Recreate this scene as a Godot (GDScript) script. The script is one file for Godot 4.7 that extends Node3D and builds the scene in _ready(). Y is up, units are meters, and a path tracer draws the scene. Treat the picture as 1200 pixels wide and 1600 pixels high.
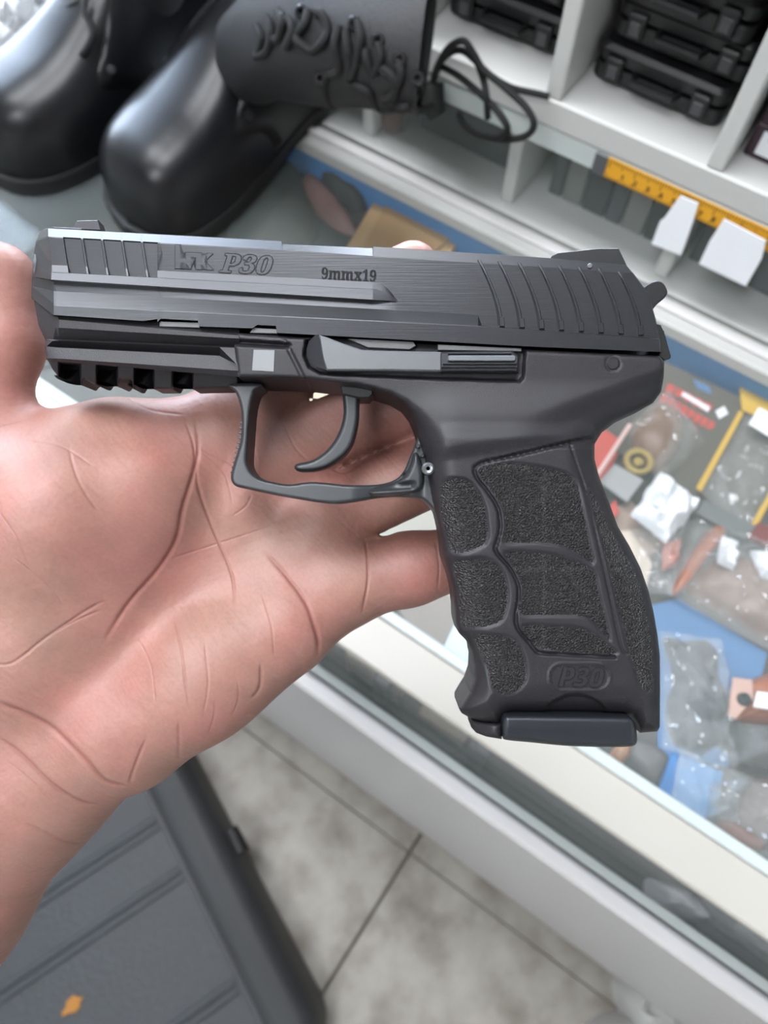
extends Node3D

const F := 1200.0            # focal length in pixels of the 1200x1600 photograph
const D := 0.22              # distance of the pistol's near side from the lens
const EYE := Vector3(0, 1.42, 0)
var view := Basis(Vector3(0.82234, 0, -0.568996), Vector3(-0.515571, 0.42305, -0.745128), Vector3(0.240714, 0.906106, 0.347891))
var M := {}
var used := {}
var rng := RandomNumberGenerator.new()


class MB:
	var v := PackedVector3Array()
	var t := PackedInt32Array()

	func p(a: Vector3) -> int:
		v.push_back(a)
		return v.size() - 1

	func tri(a: int, b: int, c: int) -> void:
		t.push_back(a)
		t.push_back(b)
		t.push_back(c)

	func quad(a: int, b: int, c: int, d: int) -> void:
		tri(a, b, c)
		tri(a, c, d)

	# rows of points; loop_u closes each row, loop_v joins the last row to the first
	func grid(rows: Array, loop_u := false, loop_v := false, flip := false) -> void:
		var n: int = rows[0].size()
		var base := v.size()
		for r in rows:
			for q in r:
				v.push_back(q)
		var nr := rows.size()
		for i in (nr if loop_v else nr - 1):
			for j in (n if loop_u else n - 1):
				var a := base + i * n + j
				var b := base + i * n + (j + 1) % n
				var c := base + ((i + 1) % nr) * n + (j + 1) % n
				var d := base + ((i + 1) % nr) * n + j
				if flip:
					quad(a, d, c, b)
				else:
					quad(a, b, c, d)

	func fan(ring: Array, flip := false) -> void:
		var c := Vector3.ZERO
		for q in ring:
			c += q
		var ci := p(c / ring.size())
		var base := v.size()
		for q in ring:
			v.push_back(q)
		for i in ring.size():
			if flip:
				tri(ci, base + (i + 1) % ring.size(), base + i)
			else:
				tri(ci, base + i, base + (i + 1) % ring.size())

	func out(ids: Array, c: Vector3) -> void:
		# a triangle or quad of a convex body round c, turned outwards
		var n := (v[ids[1]] - v[ids[0]]).cross(v[ids[2]] - v[ids[0]])
		if n.dot(v[ids[0]] + v[ids[2]] - c * 2) < 0:
			ids.reverse()
		tri(ids[0], ids[1], ids[2])
		if ids.size() == 4:
			tri(ids[0], ids[2], ids[3])

	func box(c: Vector3, s: Vector3, bv := 0.0, b := Basis()) -> void:
		# a box with chamfered edges
		var h := s / 2
		bv = minf(bv, minf(h.x, minf(h.y, h.z)) * 0.9)
		if bv <= 0.0:
			var e := []
			for k in 8:
				e.push_back(p(c + b * Vector3(h.x * (1 if k & 1 else -1), h.y * (1 if k & 2 else -1), h.z * (1 if k & 4 else -1))))
			for q in [[0, 1, 3, 2], [4, 5, 7, 6], [0, 1, 5, 4], [2, 3, 7, 6], [0, 2, 6, 4], [1, 3, 7, 5]]:
				out([e[q[0]], e[q[1]], e[q[2]], e[q[3]]], c)
			return
		var id := {}
		for sx in [-1, 1]:
			for sy in [-1, 1]:
				for sz in [-1, 1]:
					for k in 3:
						var q := Vector3(sx * (h.x - (0.0 if k == 0 else bv)), sy * (h.y - (0.0 if k == 1 else bv)), sz * (h.z - (0.0 if k == 2 else bv)))
						id[[sx, sy, sz, k]] = p(c + b * q)
					out([id[[sx, sy, sz, 0]], id[[sx, sy, sz, 1]], id[[sx, sy, sz, 2]]], c)
		for k in 3:
			var k1 := (k + 1) % 3
			var k2 := (k + 2) % 3
			for s0 in [-1, 1]:
				var cs := []
				for uv in [[-1, -1], [1, -1], [1, 1], [-1, 1]]:
					var a := [0, 0, 0]
					a[k] = s0
					a[k1] = uv[0]
					a[k2] = uv[1]
					cs.push_back(id[[a[0], a[1], a[2], k]])
				out(cs, c)
			for s1 in [-1, 1]:
				for s2 in [-1, 1]:
					var lo := [0, 0, 0]
					lo[k] = -1
					lo[k1] = s1
					lo[k2] = s2
					var hi := lo.duplicate()
					hi[k] = 1
					out([id[[lo[0], lo[1], lo[2], k1]], id[[lo[0], lo[1], lo[2], k2]], id[[hi[0], hi[1], hi[2], k2]], id[[hi[0], hi[1], hi[2], k1]]], c)

	func tube(path: Array, r: Variant, n := 10, cap := true, flat := 1.0, side := Vector3.UP) -> void:
		# a round (or flattened) tube along the path; r a number or one per point
		var rows := []
		var up := side
		for i in path.size():
			var d: Vector3 = (path[mini(i + 1, path.size() - 1)] - path[maxi(i - 1, 0)]).normalized()
			var x := up.cross(d)
			if x.length() < 0.05:
				x = Vector3.RIGHT.cross(d)
			x = x.normalized()
			var y := d.cross(x).normalized()
			up = y
			var rr: float = r if r is float else r[i]
			var row := []
			for k in n:
				var a := TAU * k / n
				row.push_back(path[i] + x * cos(a) * rr + y * sin(a) * rr * flat)
			rows.push_back(row)
		grid(rows, true)
		if cap:
			fan(rows[0], true)
			fan(rows[-1])

	func lathe(profile: Array, c: Vector3, b := Basis(), n := 24) -> void:
		# profile of (radius, height) from the bottom up
		var rows := []
		for q in profile:
			var row := []
			for k in n:
				var a := -TAU * k / n
				row.push_back(c + b * Vector3(cos(a) * q[0], q[1], sin(a) * q[0]))
			rows.push_back(row)
		grid(rows, true)

	func prism(poly: Array, z0: float, z1: float, bv: float, put: Callable) -> void:
		# a flat outline (counter-clockwise in x,y up) pushed from z0 back to z1 with bevelled edges; put(x,y,z) -> Vector3
		var n := poly.size()
		var inner := []
		for i in n:
			var a: Vector2 = poly[(i + n - 1) % n]
			var b: Vector2 = poly[i]
			var c: Vector2 = poly[(i + 1) % n]
			var n1 := (b - a).normalized().orthogonal()
			var n2 := (c - b).normalized().orthogonal()
			var m := (n1 + n2).normalized()
			inner.push_back(b - m * (bv / maxf(0.5, m.dot(n1))))
		var rings := []
		for k in 4:
			var row := []
			for i in n:
				var q: Vector2 = inner[i] if k == 0 or k == 3 else poly[i]
				row.push_back(put.call(q.x, q.y, [z0, z0 - bv, z1 + bv, z1][k]))
			rings.push_back(row)
		grid(rings, true, false, true)
		var tris := Geometry2D.triangulate_polygon(PackedVector2Array(inner))
		for k in [0, 3]:
			var base := v.size()
			for q in rings[k]:
				v.push_back(q)
			for i in range(0, tris.size(), 3):
				var a := tris[i]
				var b := tris[i + 1]
				var c := tris[i + 2]
				var s: float = (inner[b] - inner[a]).cross(inner[c] - inner[a])
				if (s > 0) == (k == 0):
					tri(base + a, base + b, base + c)
				else:
					tri(base + a, base + c, base + b)

	func mesh(crease := 40.0) -> ArrayMesh:
		var ids := PackedInt32Array()
		var key := {}
		var pos := PackedVector3Array()
		for q in v:
			var k := Vector3i((q * 100000.0).round())
			if not key.has(k):
				key[k] = pos.size()
				pos.push_back(q)
			ids.push_back(key[k])
		var nt := t.size() / 3
		var mid := Vector3.ZERO
		for q in v:
			mid += q
		mid /= maxi(1, v.size())
		var vol := 0.0
		for i in nt:
			vol += (v[t[i * 3]] - mid).dot((v[t[i * 3 + 1]] - mid).cross(v[t[i * 3 + 2]] - mid))
		if vol < 0:
			for i in nt:
				var w := t[i * 3 + 1]
				t[i * 3 + 1] = t[i * 3 + 2]
				t[i * 3 + 2] = w
		var fn := PackedVector3Array()
		fn.resize(nt)
		var around := []
		around.resize(pos.size())
		for i in pos.size():
			around[i] = PackedInt32Array()
		for i in nt:
			var a := pos[ids[t[i * 3]]]
			var b := pos[ids[t[i * 3 + 1]]]
			var c := pos[ids[t[i * 3 + 2]]]
			fn[i] = (b - a).cross(c - a) * 1e4
			if fn[i].length_squared() < 1e-14:
				continue
			for k in 3:
				around[ids[t[i * 3 + k]]].push_back(i)
		var un := PackedVector3Array()
		un.resize(nt)
		for i in nt:
			un[i] = fn[i].normalized()
		var cc := cos(deg_to_rad(crease))
		var ov := PackedVector3Array()
		var on := PackedVector3Array()
		for i in nt:
			if fn[i].length_squared() < 1e-14:
				continue
			for k in [0, 2, 1]:
				var w := ids[t[i * 3 + k]]
				var s := Vector3.ZERO
				for j in around[w]:
					if un[j].dot(un[i]) > cc:
						s += fn[j]
				ov.push_back(pos[w])
				on.push_back(s.normalized())
		var arr := []
		arr.resize(Mesh.ARRAY_MAX)
		arr[Mesh.ARRAY_VERTEX] = ov
		arr[Mesh.ARRAY_NORMAL] = on
		var m := ArrayMesh.new()
		m.add_surface_from_arrays(Mesh.PRIMITIVE_TRIANGLES, arr)
		return m


func numbered(called: String) -> String:
	var n: int = used.get(called, 0)
	used[called] = n + 1
	return called if n == 0 else "%s_%03d" % [called, n]


func tag(o: Node3D, label: String, category: String, group := "", kind := "") -> void:
	if label:
		o.set_meta("label", label)
	if category:
		o.set_meta("category", category)
	if group:
		o.set_meta("group", group)
	if kind:
		o.set_meta("kind", kind)


func thing(called: String, label: String, category: String, at := Vector3.ZERO, turn := 0.0, group := "") -> Node3D:
	var o := Node3D.new()
	o.name = numbered(called)
	add_child(o)
	o.position = at
	o.rotation.y = turn
	tag(o, label, category, group)
	return o


func obj(called: String, m: Variant, mat: Material, parent: Node3D = self, crease := 40.0) -> MeshInstance3D:
	var o := MeshInstance3D.new()
	o.name = numbered(called) if parent == self else called
	o.mesh = m.mesh(crease) if m is MB else m
	o.material_override = mat
	parent.add_child(o, true)
	return o


func struct(called: String, m: Variant, mat: Material) -> MeshInstance3D:
	var o := obj(called, m, mat)
	o.set_meta("kind", "structure")
	return o


func boxmb(c: Vector3, s: Vector3, bv := 0.002, b := Basis()) -> MB:
	var m := MB.new()
	m.box(c, s, bv, b)
	return m


func span(x0: float, x1: float, y0: float, y1: float, z0: float, z1: float, bv := 0.0015) -> MB:
	return boxmb(Vector3(x0 + x1, y0 + y1, z0 + z1) / 2, Vector3(absf(x1 - x0), absf(y1 - y0), absf(z1 - z0)), bv)


# where the sight line through a point of the photograph meets the level plane y = h, or the upright plane z = zz
func sight(x: float, y: float) -> Vector3:
	return view * Vector3((x - 600) / F, (800 - y) / F, -1)


func spot(x: float, y: float, h: float) -> Vector3:
	var d := sight(x, y)
	return EYE + d * ((h - EYE.y) / d.y)


func spotz(x: float, y: float, zz: float) -> Vector3:
	var d := sight(x, y)
	return EYE + d * ((zz - EYE.z) / d.z)


func noise(freq: float, octaves := 3, s := 1, type := FastNoiseLite.TYPE_SIMPLEX_SMOOTH) -> FastNoiseLite:
	var n := FastNoiseLite.new()
	n.noise_type = type
	n.frequency = freq
	n.fractal_octaves = octaves
	n.seed = s
	return n


func ntex(freq: float, octaves: int, s: int, lo: Color, hi: Color, size := 512, type := FastNoiseLite.TYPE_SIMPLEX_SMOOTH) -> NoiseTexture2D:
	var t := NoiseTexture2D.new()
	t.width = size
	t.height = size
	t.seamless = true
	t.noise = noise(freq, octaves, s, type)
	var g := Gradient.new()
	g.set_color(0, lo)
	g.set_color(1, hi)
	t.color_ramp = g
	return t


func bump(freq: float, octaves: int, s: int, size := 512, type := FastNoiseLite.TYPE_SIMPLEX_SMOOTH) -> NoiseTexture2D:
	var t := NoiseTexture2D.new()
	t.width = size
	t.height = size
	t.seamless = true
	t.noise = noise(freq, octaves, s, type)
	return t


func mat(c: Color, rough := 0.6, metal := 0.0, spec := 0.5) -> StandardMaterial3D:
	var m := StandardMaterial3D.new()
	m.albedo_color = c
	m.roughness = rough
	m.metallic = metal
	m.metallic_specular = spec
	return m


func relief_map(m: StandardMaterial3D, t: Texture2D, depth_cm: float, scale: Vector3) -> StandardMaterial3D:
	m.uv1_triplanar = true
	m.uv1_scale = scale
	m.heightmap_enabled = true
	m.heightmap_texture = t
	m.heightmap_scale = depth_cm
	return m


func tint_map(m: StandardMaterial3D, t: Texture2D, scale: Vector3) -> StandardMaterial3D:
	m.uv1_triplanar = true
	m.uv1_scale = scale
	m.albedo_texture = t
	return m


func clear_plastic(alpha: float, rough := 0.08, c := Color(1, 1, 1)) -> StandardMaterial3D:
	var m := mat(Color(c.r, c.g, c.b, alpha), rough)
	m.transparency = BaseMaterial3D.TRANSPARENCY_ALPHA
	m.cull_mode = BaseMaterial3D.CULL_DISABLED
	return m


func _ready() -> void:
	rng.seed = 7
	# camera, sky, exposure, lights
	var cam := Camera3D.new()
	cam.name = "camera"
	cam.near = 0.01
	cam.far = 50.0
	var lens := CameraAttributesPhysical.new()
	lens.frustum_focal_length = 26.25
	lens.frustum_focus_distance = 0.222
	lens.exposure_aperture = 12.5
	cam.attributes = lens
	add_child(cam)
	cam.fov = 67.38
	cam.transform = Transform3D(view, EYE)
	cam.current = true
	var env := Environment.new()
	env.background_mode = Environment.BG_SKY
	var sky := Sky.new()
	var ps := ProceduralSkyMaterial.new()
	ps.sky_top_color = Color(0.74, 0.81, 0.9)
	ps.sky_horizon_color = Color(0.9, 0.93, 0.97)
	ps.ground_bottom_color = Color(0.5, 0.5, 0.5)
	ps.ground_horizon_color = Color(0.7, 0.72, 0.74)
	ps.sky_energy_multiplier = 5.5
	sky.sky_material = ps
	env.sky = sky
	env.tonemap_mode = Environment.TONE_MAPPER_LINEAR
	env.tonemap_exposure = 0.6
	env.sdfgi_enabled = true
	env.ssao_enabled = true
	env.ssil_enabled = true
	var we := WorldEnvironment.new()
	we.name = "world_environment"
	we.environment = env
	add_child(we)
	make_materials()
	for p in [[Vector3(-1.05, 2.68, -0.25), "white square ceiling lamp nearest the left wall"], [Vector3(-0.32, 2.68, -0.25), "white square ceiling lamp right above the counter's front"], [Vector3(-0.2, 2.68, 0.85), "white square ceiling lamp above the aisle behind the viewer"]]:
		ceiling_lamp(p[0], p[1])
	make_room()
	make_counter()
	make_shelf_unit()
	make_hard_case()
	make_pistol()
	make_hand()
	make_boots()
	make_under_glass()
	make_shelf_things()
	make_small_things()


func ceiling_lamp(p: Vector3, label: String) -> void:
	var t := thing("ceiling_lamp", "", "ceiling lamp", p, 0.0, "square ceiling lamps")
	tag(t, label, "ceiling lamp")
	var fr := MB.new()
	for s in [-1, 1]:
		fr.box(Vector3(s * 0.31, 0, 0), Vector3(0.02, 0.04, 0.64), 0.002)
		fr.box(Vector3(0, 0, s * 0.31), Vector3(0.6, 0.04, 0.02), 0.002)
	obj("frame", fr, M.white, t)
	obj("diffuser", boxmb(Vector3(0, 0.005, 0), Vector3(0.6, 0.02, 0.6)), M.lamp, t)
	var l := AreaLight3D.new()
	l.name = "light"
	l.area_size = Vector2(0.58, 0.58)
	l.light_energy = 3.9
	l.light_color = Color(0.97, 0.98, 1.0)
	l.area_range = 12.0
	l.area_attenuation = 2.0
	l.shadow_enabled = true
	l.rotation.x = -PI / 2
	l.position.y = -0.025
	t.add_child(l, true)


func make_materials() -> void:
	M.white = mat(Color(0.76, 0.76, 0.75), 0.45)
	M.lamp = mat(Color(1, 1, 1), 0.5)
	M.lamp.emission_enabled = true
	M.lamp.emission = Color(0.97, 0.98, 1.0)
	M.lamp.emission_energy_multiplier = 2.0
	M.wall = mat(Color(0.84, 0.84, 0.82), 0.8)
	M.ceiling = mat(Color(0.88, 0.88, 0.87), 0.9)
	var tt := ntex(0.011, 6, 4, Color(0.46, 0.43, 0.4), Color(0.68, 0.66, 0.62))
	tt.color_ramp.add_point(0.4, Color(0.575, 0.55, 0.515))
	tt.color_ramp.add_point(0.58, Color(0.62, 0.6, 0.565))
	M.tile = tint_map(mat(Color(1, 1, 1), 0.45), tt, Vector3(1.6, 1.6, 1.6))
	M.tile.uv1_world_triplanar = true
	M.grout = mat(Color(0.43, 0.4, 0.37), 0.9)
	M.cream = mat(Color(0.715, 0.695, 0.66), 0.35)
	M.apron = mat(Color(0.8, 0.79, 0.79), 0.4)
	M.glass = clear_plastic(0.04, 0.0, Color(0.9, 0.97, 0.95))
	M.ledge = mat(Color(0.7, 0.72, 0.71), 0.4)
	M.glass.metallic_specular = 0.18
	M.front_glass = clear_plastic(0.04, 0.0, Color(0.9, 0.97, 0.95))
	M.front_glass.metallic_specular = 0.25
	M.glass_edge = mat(Color(0.74, 0.77, 0.76), 0.3)
	M.dark_grey = mat(Color(0.26, 0.26, 0.26), 0.6)
	M.shelf_grey = mat(Color(0.33, 0.33, 0.33), 0.5)
	M.blue = relief_map(mat(Color(0.24, 0.5, 0.76), 0.8), bump(0.05, 3, 9), 0.1, Vector3(30, 30, 30))
	M.lining = mat(Color(0.3, 0.28, 0.265), 0.7)
	M.board = mat(Color(0.73, 0.73, 0.72), 0.4)
	M.dark_line = mat(Color(0.2, 0.2, 0.2), 0.6)
	M.black_plastic = mat(Color(0.075, 0.077, 0.085), 0.45)
	M.slide = relief_map(mat(Color(0.2, 0.203, 0.215), 0.33, 0.6), bump(0.02, 3, 3), 0.0015, Vector3(3, 120, 30))
	M.metal_dark = mat(Color(0.2, 0.2, 0.215), 0.4, 0.5)
	M.metal_light = mat(Color(0.42, 0.43, 0.44), 0.35, 0.6)
	M.polymer = relief_map(mat(Color(0.145, 0.14, 0.152), 0.43), bump(0.1, 3, 5), 0.005, Vector3(45, 45, 45))
	M.polymer.metallic_specular = 0.38
	M.grit = relief_map(mat(Color(0.14, 0.132, 0.135), 0.33), bump(0.11, 2, 6, 512, FastNoiseLite.TYPE_CELLULAR), 0.11, Vector3(34, 34, 34))
	M.black_metal = mat(Color(0.085, 0.085, 0.092), 0.45, 0.2)
	M.guard = mat(Color(0.17, 0.18, 0.19), 0.42)
	M.lever = mat(Color(0.36, 0.365, 0.375), 0.38, 0.4)
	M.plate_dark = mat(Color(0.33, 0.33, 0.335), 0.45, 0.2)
	M.foot = mat(Color(0.125, 0.135, 0.155), 0.35)
	M.polymer_dark = mat(Color(0.04, 0.04, 0.045), 0.7)
	M.latch = mat(Color(0.3, 0.3, 0.31), 0.4, 0.4)
	M.purple = mat(Color(0.17, 0.09, 0.13), 0.5)
	M.red_mark = mat(Color(0.62, 0.22, 0.2), 0.6)
	M.tape = mat(Color(0.87, 0.63, 0.13), 0.45)
	M.silver = clear_plastic(0.35, 0.2, Color(0.6, 0.6, 0.6))
	M.plate = mat(Color(0.44, 0.445, 0.455), 0.5, 0.2)
	M.engraved = mat(Color(0.09, 0.09, 0.1), 0.7)
	M.engraved_soft = mat(Color(0.11, 0.11, 0.12), 0.6)
	M.leather = relief_map(mat(Color(0.06, 0.062, 0.072), 0.32), bump(0.03, 3, 11), 0.006, Vector3(14, 14, 14))
	M.leather.metallic_specular = 0.38
	M.suede = relief_map(mat(Color(0.078, 0.078, 0.088), 0.6), bump(0.04, 3, 12), 0.03, Vector3(12, 12, 12))
	M.sole = mat(Color(0.07, 0.07, 0.075), 0.6)
	M.lace = mat(Color(0.05, 0.05, 0.055), 0.8)
	M.eyelet = mat(Color(0.25, 0.25, 0.26), 0.3, 0.8)
	M.tongue = mat(Color(0.32, 0.35, 0.39), 0.3)
	M.clear = clear_plastic(0.1, 0.04)
	M.clear_thick = clear_plastic(0.2, 0.1)
	M.case_shell = relief_map(mat(Color(0.165, 0.17, 0.178), 0.48), bump(0.05, 3, 21), 0.05, Vector3(20, 20, 20))
	M.case_lid = relief_map(mat(Color(0.19, 0.2, 0.208), 0.55), bump(0.02, 4, 22), 0.06, Vector3(8, 8, 8))
	var scuff := ntex(0.06, 5, 23, Color(0.18, 0.19, 0.2), Color(0.42, 0.43, 0.44))
	scuff.color_ramp.add_point(0.66, Color(0.2, 0.21, 0.22))
	scuff.color_ramp.add_point(0.8, Color(0.25, 0.26, 0.27))
	M.case_lid.albedo_color = Color.WHITE
	M.case_lid.albedo_texture = scuff
	M.case_bead = mat(Color(0.3, 0.3, 0.31), 0.45)
	M.chip = mat(Color(0.6, 0.4, 0.13), 0.7)
	M.paper = mat(Color(0.9, 0.91, 0.93), 0.7)


func make_room() -> void:
	var x0 := -2.2
	var x1 := 2.2
	var z0 := -2.6
	var z1 := 2.2
	var fl := struct("floor", span(x0, x1, -0.12, -0.012, z0, z1), M.grout)
	var shapes := []
	for k in 1:
		shapes.push_back(boxmb(Vector3.ZERO, Vector3(0.5955, 0.012, 0.5985), 0.001).mesh())
	for i in range(-4, 4):
		for j in range(-5, 4):
			var c := Vector3(0.32 + i * 0.6, -0.006, 0.253 + j * 0.6)
			if c.x > x0 + 0.25 and c.x < x1 - 0.25 and c.z > z0 + 0.25 and c.z < z1 - 0.25:
				var o := obj("tile", shapes[0], M.tile, fl)
				o.position = c
	struct("ceiling", span(x0, x1, 2.7, 2.8, z0, z1), M.ceiling)
	struct("wall_right", span(x1, x1 + 0.12, -0.12, 2.8, z0, z1), M.wall)
	var wl := MB.new()
	wl.box(Vector3(x0 - 0.06, 0.49, (z0 + z1) / 2), Vector3(0.12, 1.22, z1 - z0), 0.002)
	wl.box(Vector3(x0 - 0.06, 2.7, (z0 + z1) / 2), Vector3(0.12, 0.2, z1 - z0), 0.002)
	wl.box(Vector3(x0 - 0.06, 1.85, (z1 - 0.4) / 2), Vector3(0.12, 1.5, z1 + 0.4), 0.002)
	wl.box(Vector3(x0 - 0.06, 1.85, z0 + 0.1), Vector3(0.12, 1.5, 0.2), 0.002)
	struct("wall_left", wl, M.wall)
	var lf := MB.new()
	for zz in [z0 + 0.22, -1.4, -0.42]:
		lf.box(Vector3(x0 - 0.06, 1.85, zz), Vector3(0.06, 1.5, 0.05), 0.003)
	for yy in [1.12, 2.58]:
		lf.box(Vector3(x0 - 0.06, yy, -1.4), Vector3(0.06, 0.05, 2.0), 0.003)
	var win2 := struct("window_2", lf, M.white)
	obj("pane", span(x0 - 0.063, x0 - 0.057, 1.12, 2.58, z0 + 0.2, -0.4, 0.0), M.glass, win2)
	struct("wall_front", span(x0, x1, -0.12, 2.8, z1, z1 + 0.12), M.wall)
	# the back wall has a wide shop window
	var w := MB.new()
	var zc := z0 - 0.06
	w.box(Vector3(0, 0.49, zc), Vector3(x1 - x0 + 0.24, 1.22, 0.12), 0.002)
	w.box(Vector3(0, 2.7, zc), Vector3(x1 - x0 + 0.24, 0.2, 0.12), 0.002)
	w.box(Vector3(x0 + 0.04, 1.85, zc), Vector3(0.32, 1.5, 0.12), 0.002)
	w.box(Vector3(x1 - 1.35, 1.85, zc), Vector3(2.94, 1.5, 0.12), 0.002)
	struct("wall_back", w, M.wall)
	var wf := MB.new()
	for xx in [x0 + 0.22, -1.3, -0.64]:
		wf.box(Vector3(xx, 1.85, zc), Vector3(0.05, 1.5, 0.06), 0.003)
	for yy in [1.12, 2.58]:
		wf.box(Vector3(-1.31, yy, zc), Vector3(1.4, 0.05, 0.06), 0.003)
	var win := struct("window_1", wf, M.white)
	obj("pane", span(x0 + 0.2, -0.62, 1.12, 2.58, zc - 0.003, zc + 0.003, 0.0), M.glass, win)


func make_counter() -> void:
	var t := thing("display_counter", "long glass topped display counter with a cream front rail, boots standing on it", "counter", Vector3(0, 0, -0.28))
	var o := Vector3(0, 0, 0.28)
	var put := func(called: String, m: MB, ma: Material) -> void:
		var q := obj(called, m, ma, t)
		q.position = o
	var xl := -0.8
	var xr := 1.3
	put.call("front_rail", span(xl, xr, 0.892, 0.9, -0.131, -0.099, 0.0015), M.cream)
	put.call("glass_top", span(xl + 0.02, xr, 0.894, 0.9, -0.48, -0.139, 0.0), M.glass)
	put.call("glass_edge", span(xl, xr, 0.893, 0.9005, -0.1395, -0.1312, 0.001), M.glass_edge)
	put.call("rear_rail", span(xl, xr, 0.885, 0.9, -0.507, -0.48, 0.002), M.board)
	put.call("rear_track", span(xl, xr, 0.9, 0.904, -0.498, -0.491, 0.001), M.apron)
	put.call("end_rail", span(xl - 0.03, xl + 0.02, 0.87, 0.9, -0.507, -0.099, 0.002), M.cream)
	put.call("end_panel", span(xl - 0.03, xl - 0.01, 0.06, 0.87, -0.5, -0.1, 0.002), M.board)
	put.call("back_panel", span(xl, xr, 0.06, 0.885, -0.507, -0.495, 0.002), M.shelf_grey)
	put.call("blue_board", span(xl, xr, 0.8, 0.885, -0.494, -0.488, 0.001), M.blue)
	put.call("upper_shelf", span(xl, xr, 0.838, 0.8445, -0.494, -0.15, 0.001), M.shelf_grey)
	put.call("shelf_lining", span(xl + 0.02, xr, 0.8446, 0.847, -0.487, -0.152, 0.001), M.lining)
	put.call("lower_floor", span(xl, xr, 0.66, 0.68, -0.494, -0.1, 0.001), M.dark_grey)
	put.call("front_glass", span(xl, xr, 0.765, 0.892, -0.1025, -0.0995, 0.0), M.front_glass)
	put.call("ledge", span(xl, xr, 0.76, 0.77, -0.0995, -0.0915, 0.001), M.ledge)
	put.call("track_gap", span(xl, xr, 0.74, 0.766, -0.0915, -0.0895, 0.0), M.dark_line)
	put.call("apron_rail", span(xl, xr, 0.7, 0.772, -0.0895, -0.075, 0.003), M.apron)
	put.call("apron", span(xl, xr, 0.09, 0.7, -0.1, -0.079, 0.003), M.apron)
	put.call("plinth", span(xl + 0.03, xr, 0.0, 0.09, -0.2, -0.12, 0.002), M.apron)


func make_shelf_unit() -> void:
	var t := thing("cubby_shelf", "white wall unit of open cubbies behind the glass counter", "shelf", Vector3(0, 0, -0.64))
	var put := func(called: String, m: MB, ma: Material) -> void:
		var q := obj(called, m, ma, t)
		q.position = Vector3(0, 0, 0.64)
	var zb := -0.77
	put.call("back_panel", span(-0.432, 1.3, 0.0, 1.165, zb - 0.012, zb, 0.001), M.board)
	put.call("bottom_board", span(-0.432, 1.3, 0.88, 0.9, zb, -0.511, 0.001), M.board)
	put.call("base_board", span(-0.432, 1.3, 0.0, 0.88, -0.53, -0.512, 0.001), M.board)
	put.call("shelf_board", span(-0.432, 1.3, 1.0, 1.023, zb, -0.51, 0.0015), M.white)
	put.call("front_strip", span(-0.432, 1.3, 0.98, 0.9985, -0.52, -0.511, 0.001), M.glass_edge)
	put.call("shelf_board", span(-0.432, 1.3, 1.145, 1.165, zb, -0.51, 0.0015), M.white)
	for k in range(-1, 11):
		put.call("divider", span(-0.204 + k * 0.1325, -0.191 + k * 0.1325, 1.023, 1.145, zb, -0.511, 0.0015), M.white)
	for k in range(-1, 8):
		put.call("divider", span(-0.231 + k * 0.155, -0.219 + k * 0.155, 0.9, 1.0, zb, -0.522, 0.0015), M.board)
	put.call("end_panel", span(-0.445, -0.432, 0.0, 1.165, zb, -0.512, 0.0015), M.board)
	put.call("sliding_glass", span(-0.43, 0.9, 0.902, 0.98, -0.518, -0.515, 0.0), M.glass)


func rrect(cx: float, cy: float, w: float, h: float, r: float, n := 6) -> Array:
	var a := []
	for k in 4:
		var c := Vector2(cx + (w / 2 - r) * [1, -1, -1, 1][k], cy + (h / 2 - r) * [1, 1, -1, -1][k])
		for i in n + 1:
			var ang := PI / 2 * (k + float(i) / n)
			a.push_back(c + Vector2(cos(ang), sin(ang)) * r)
	return a


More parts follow.
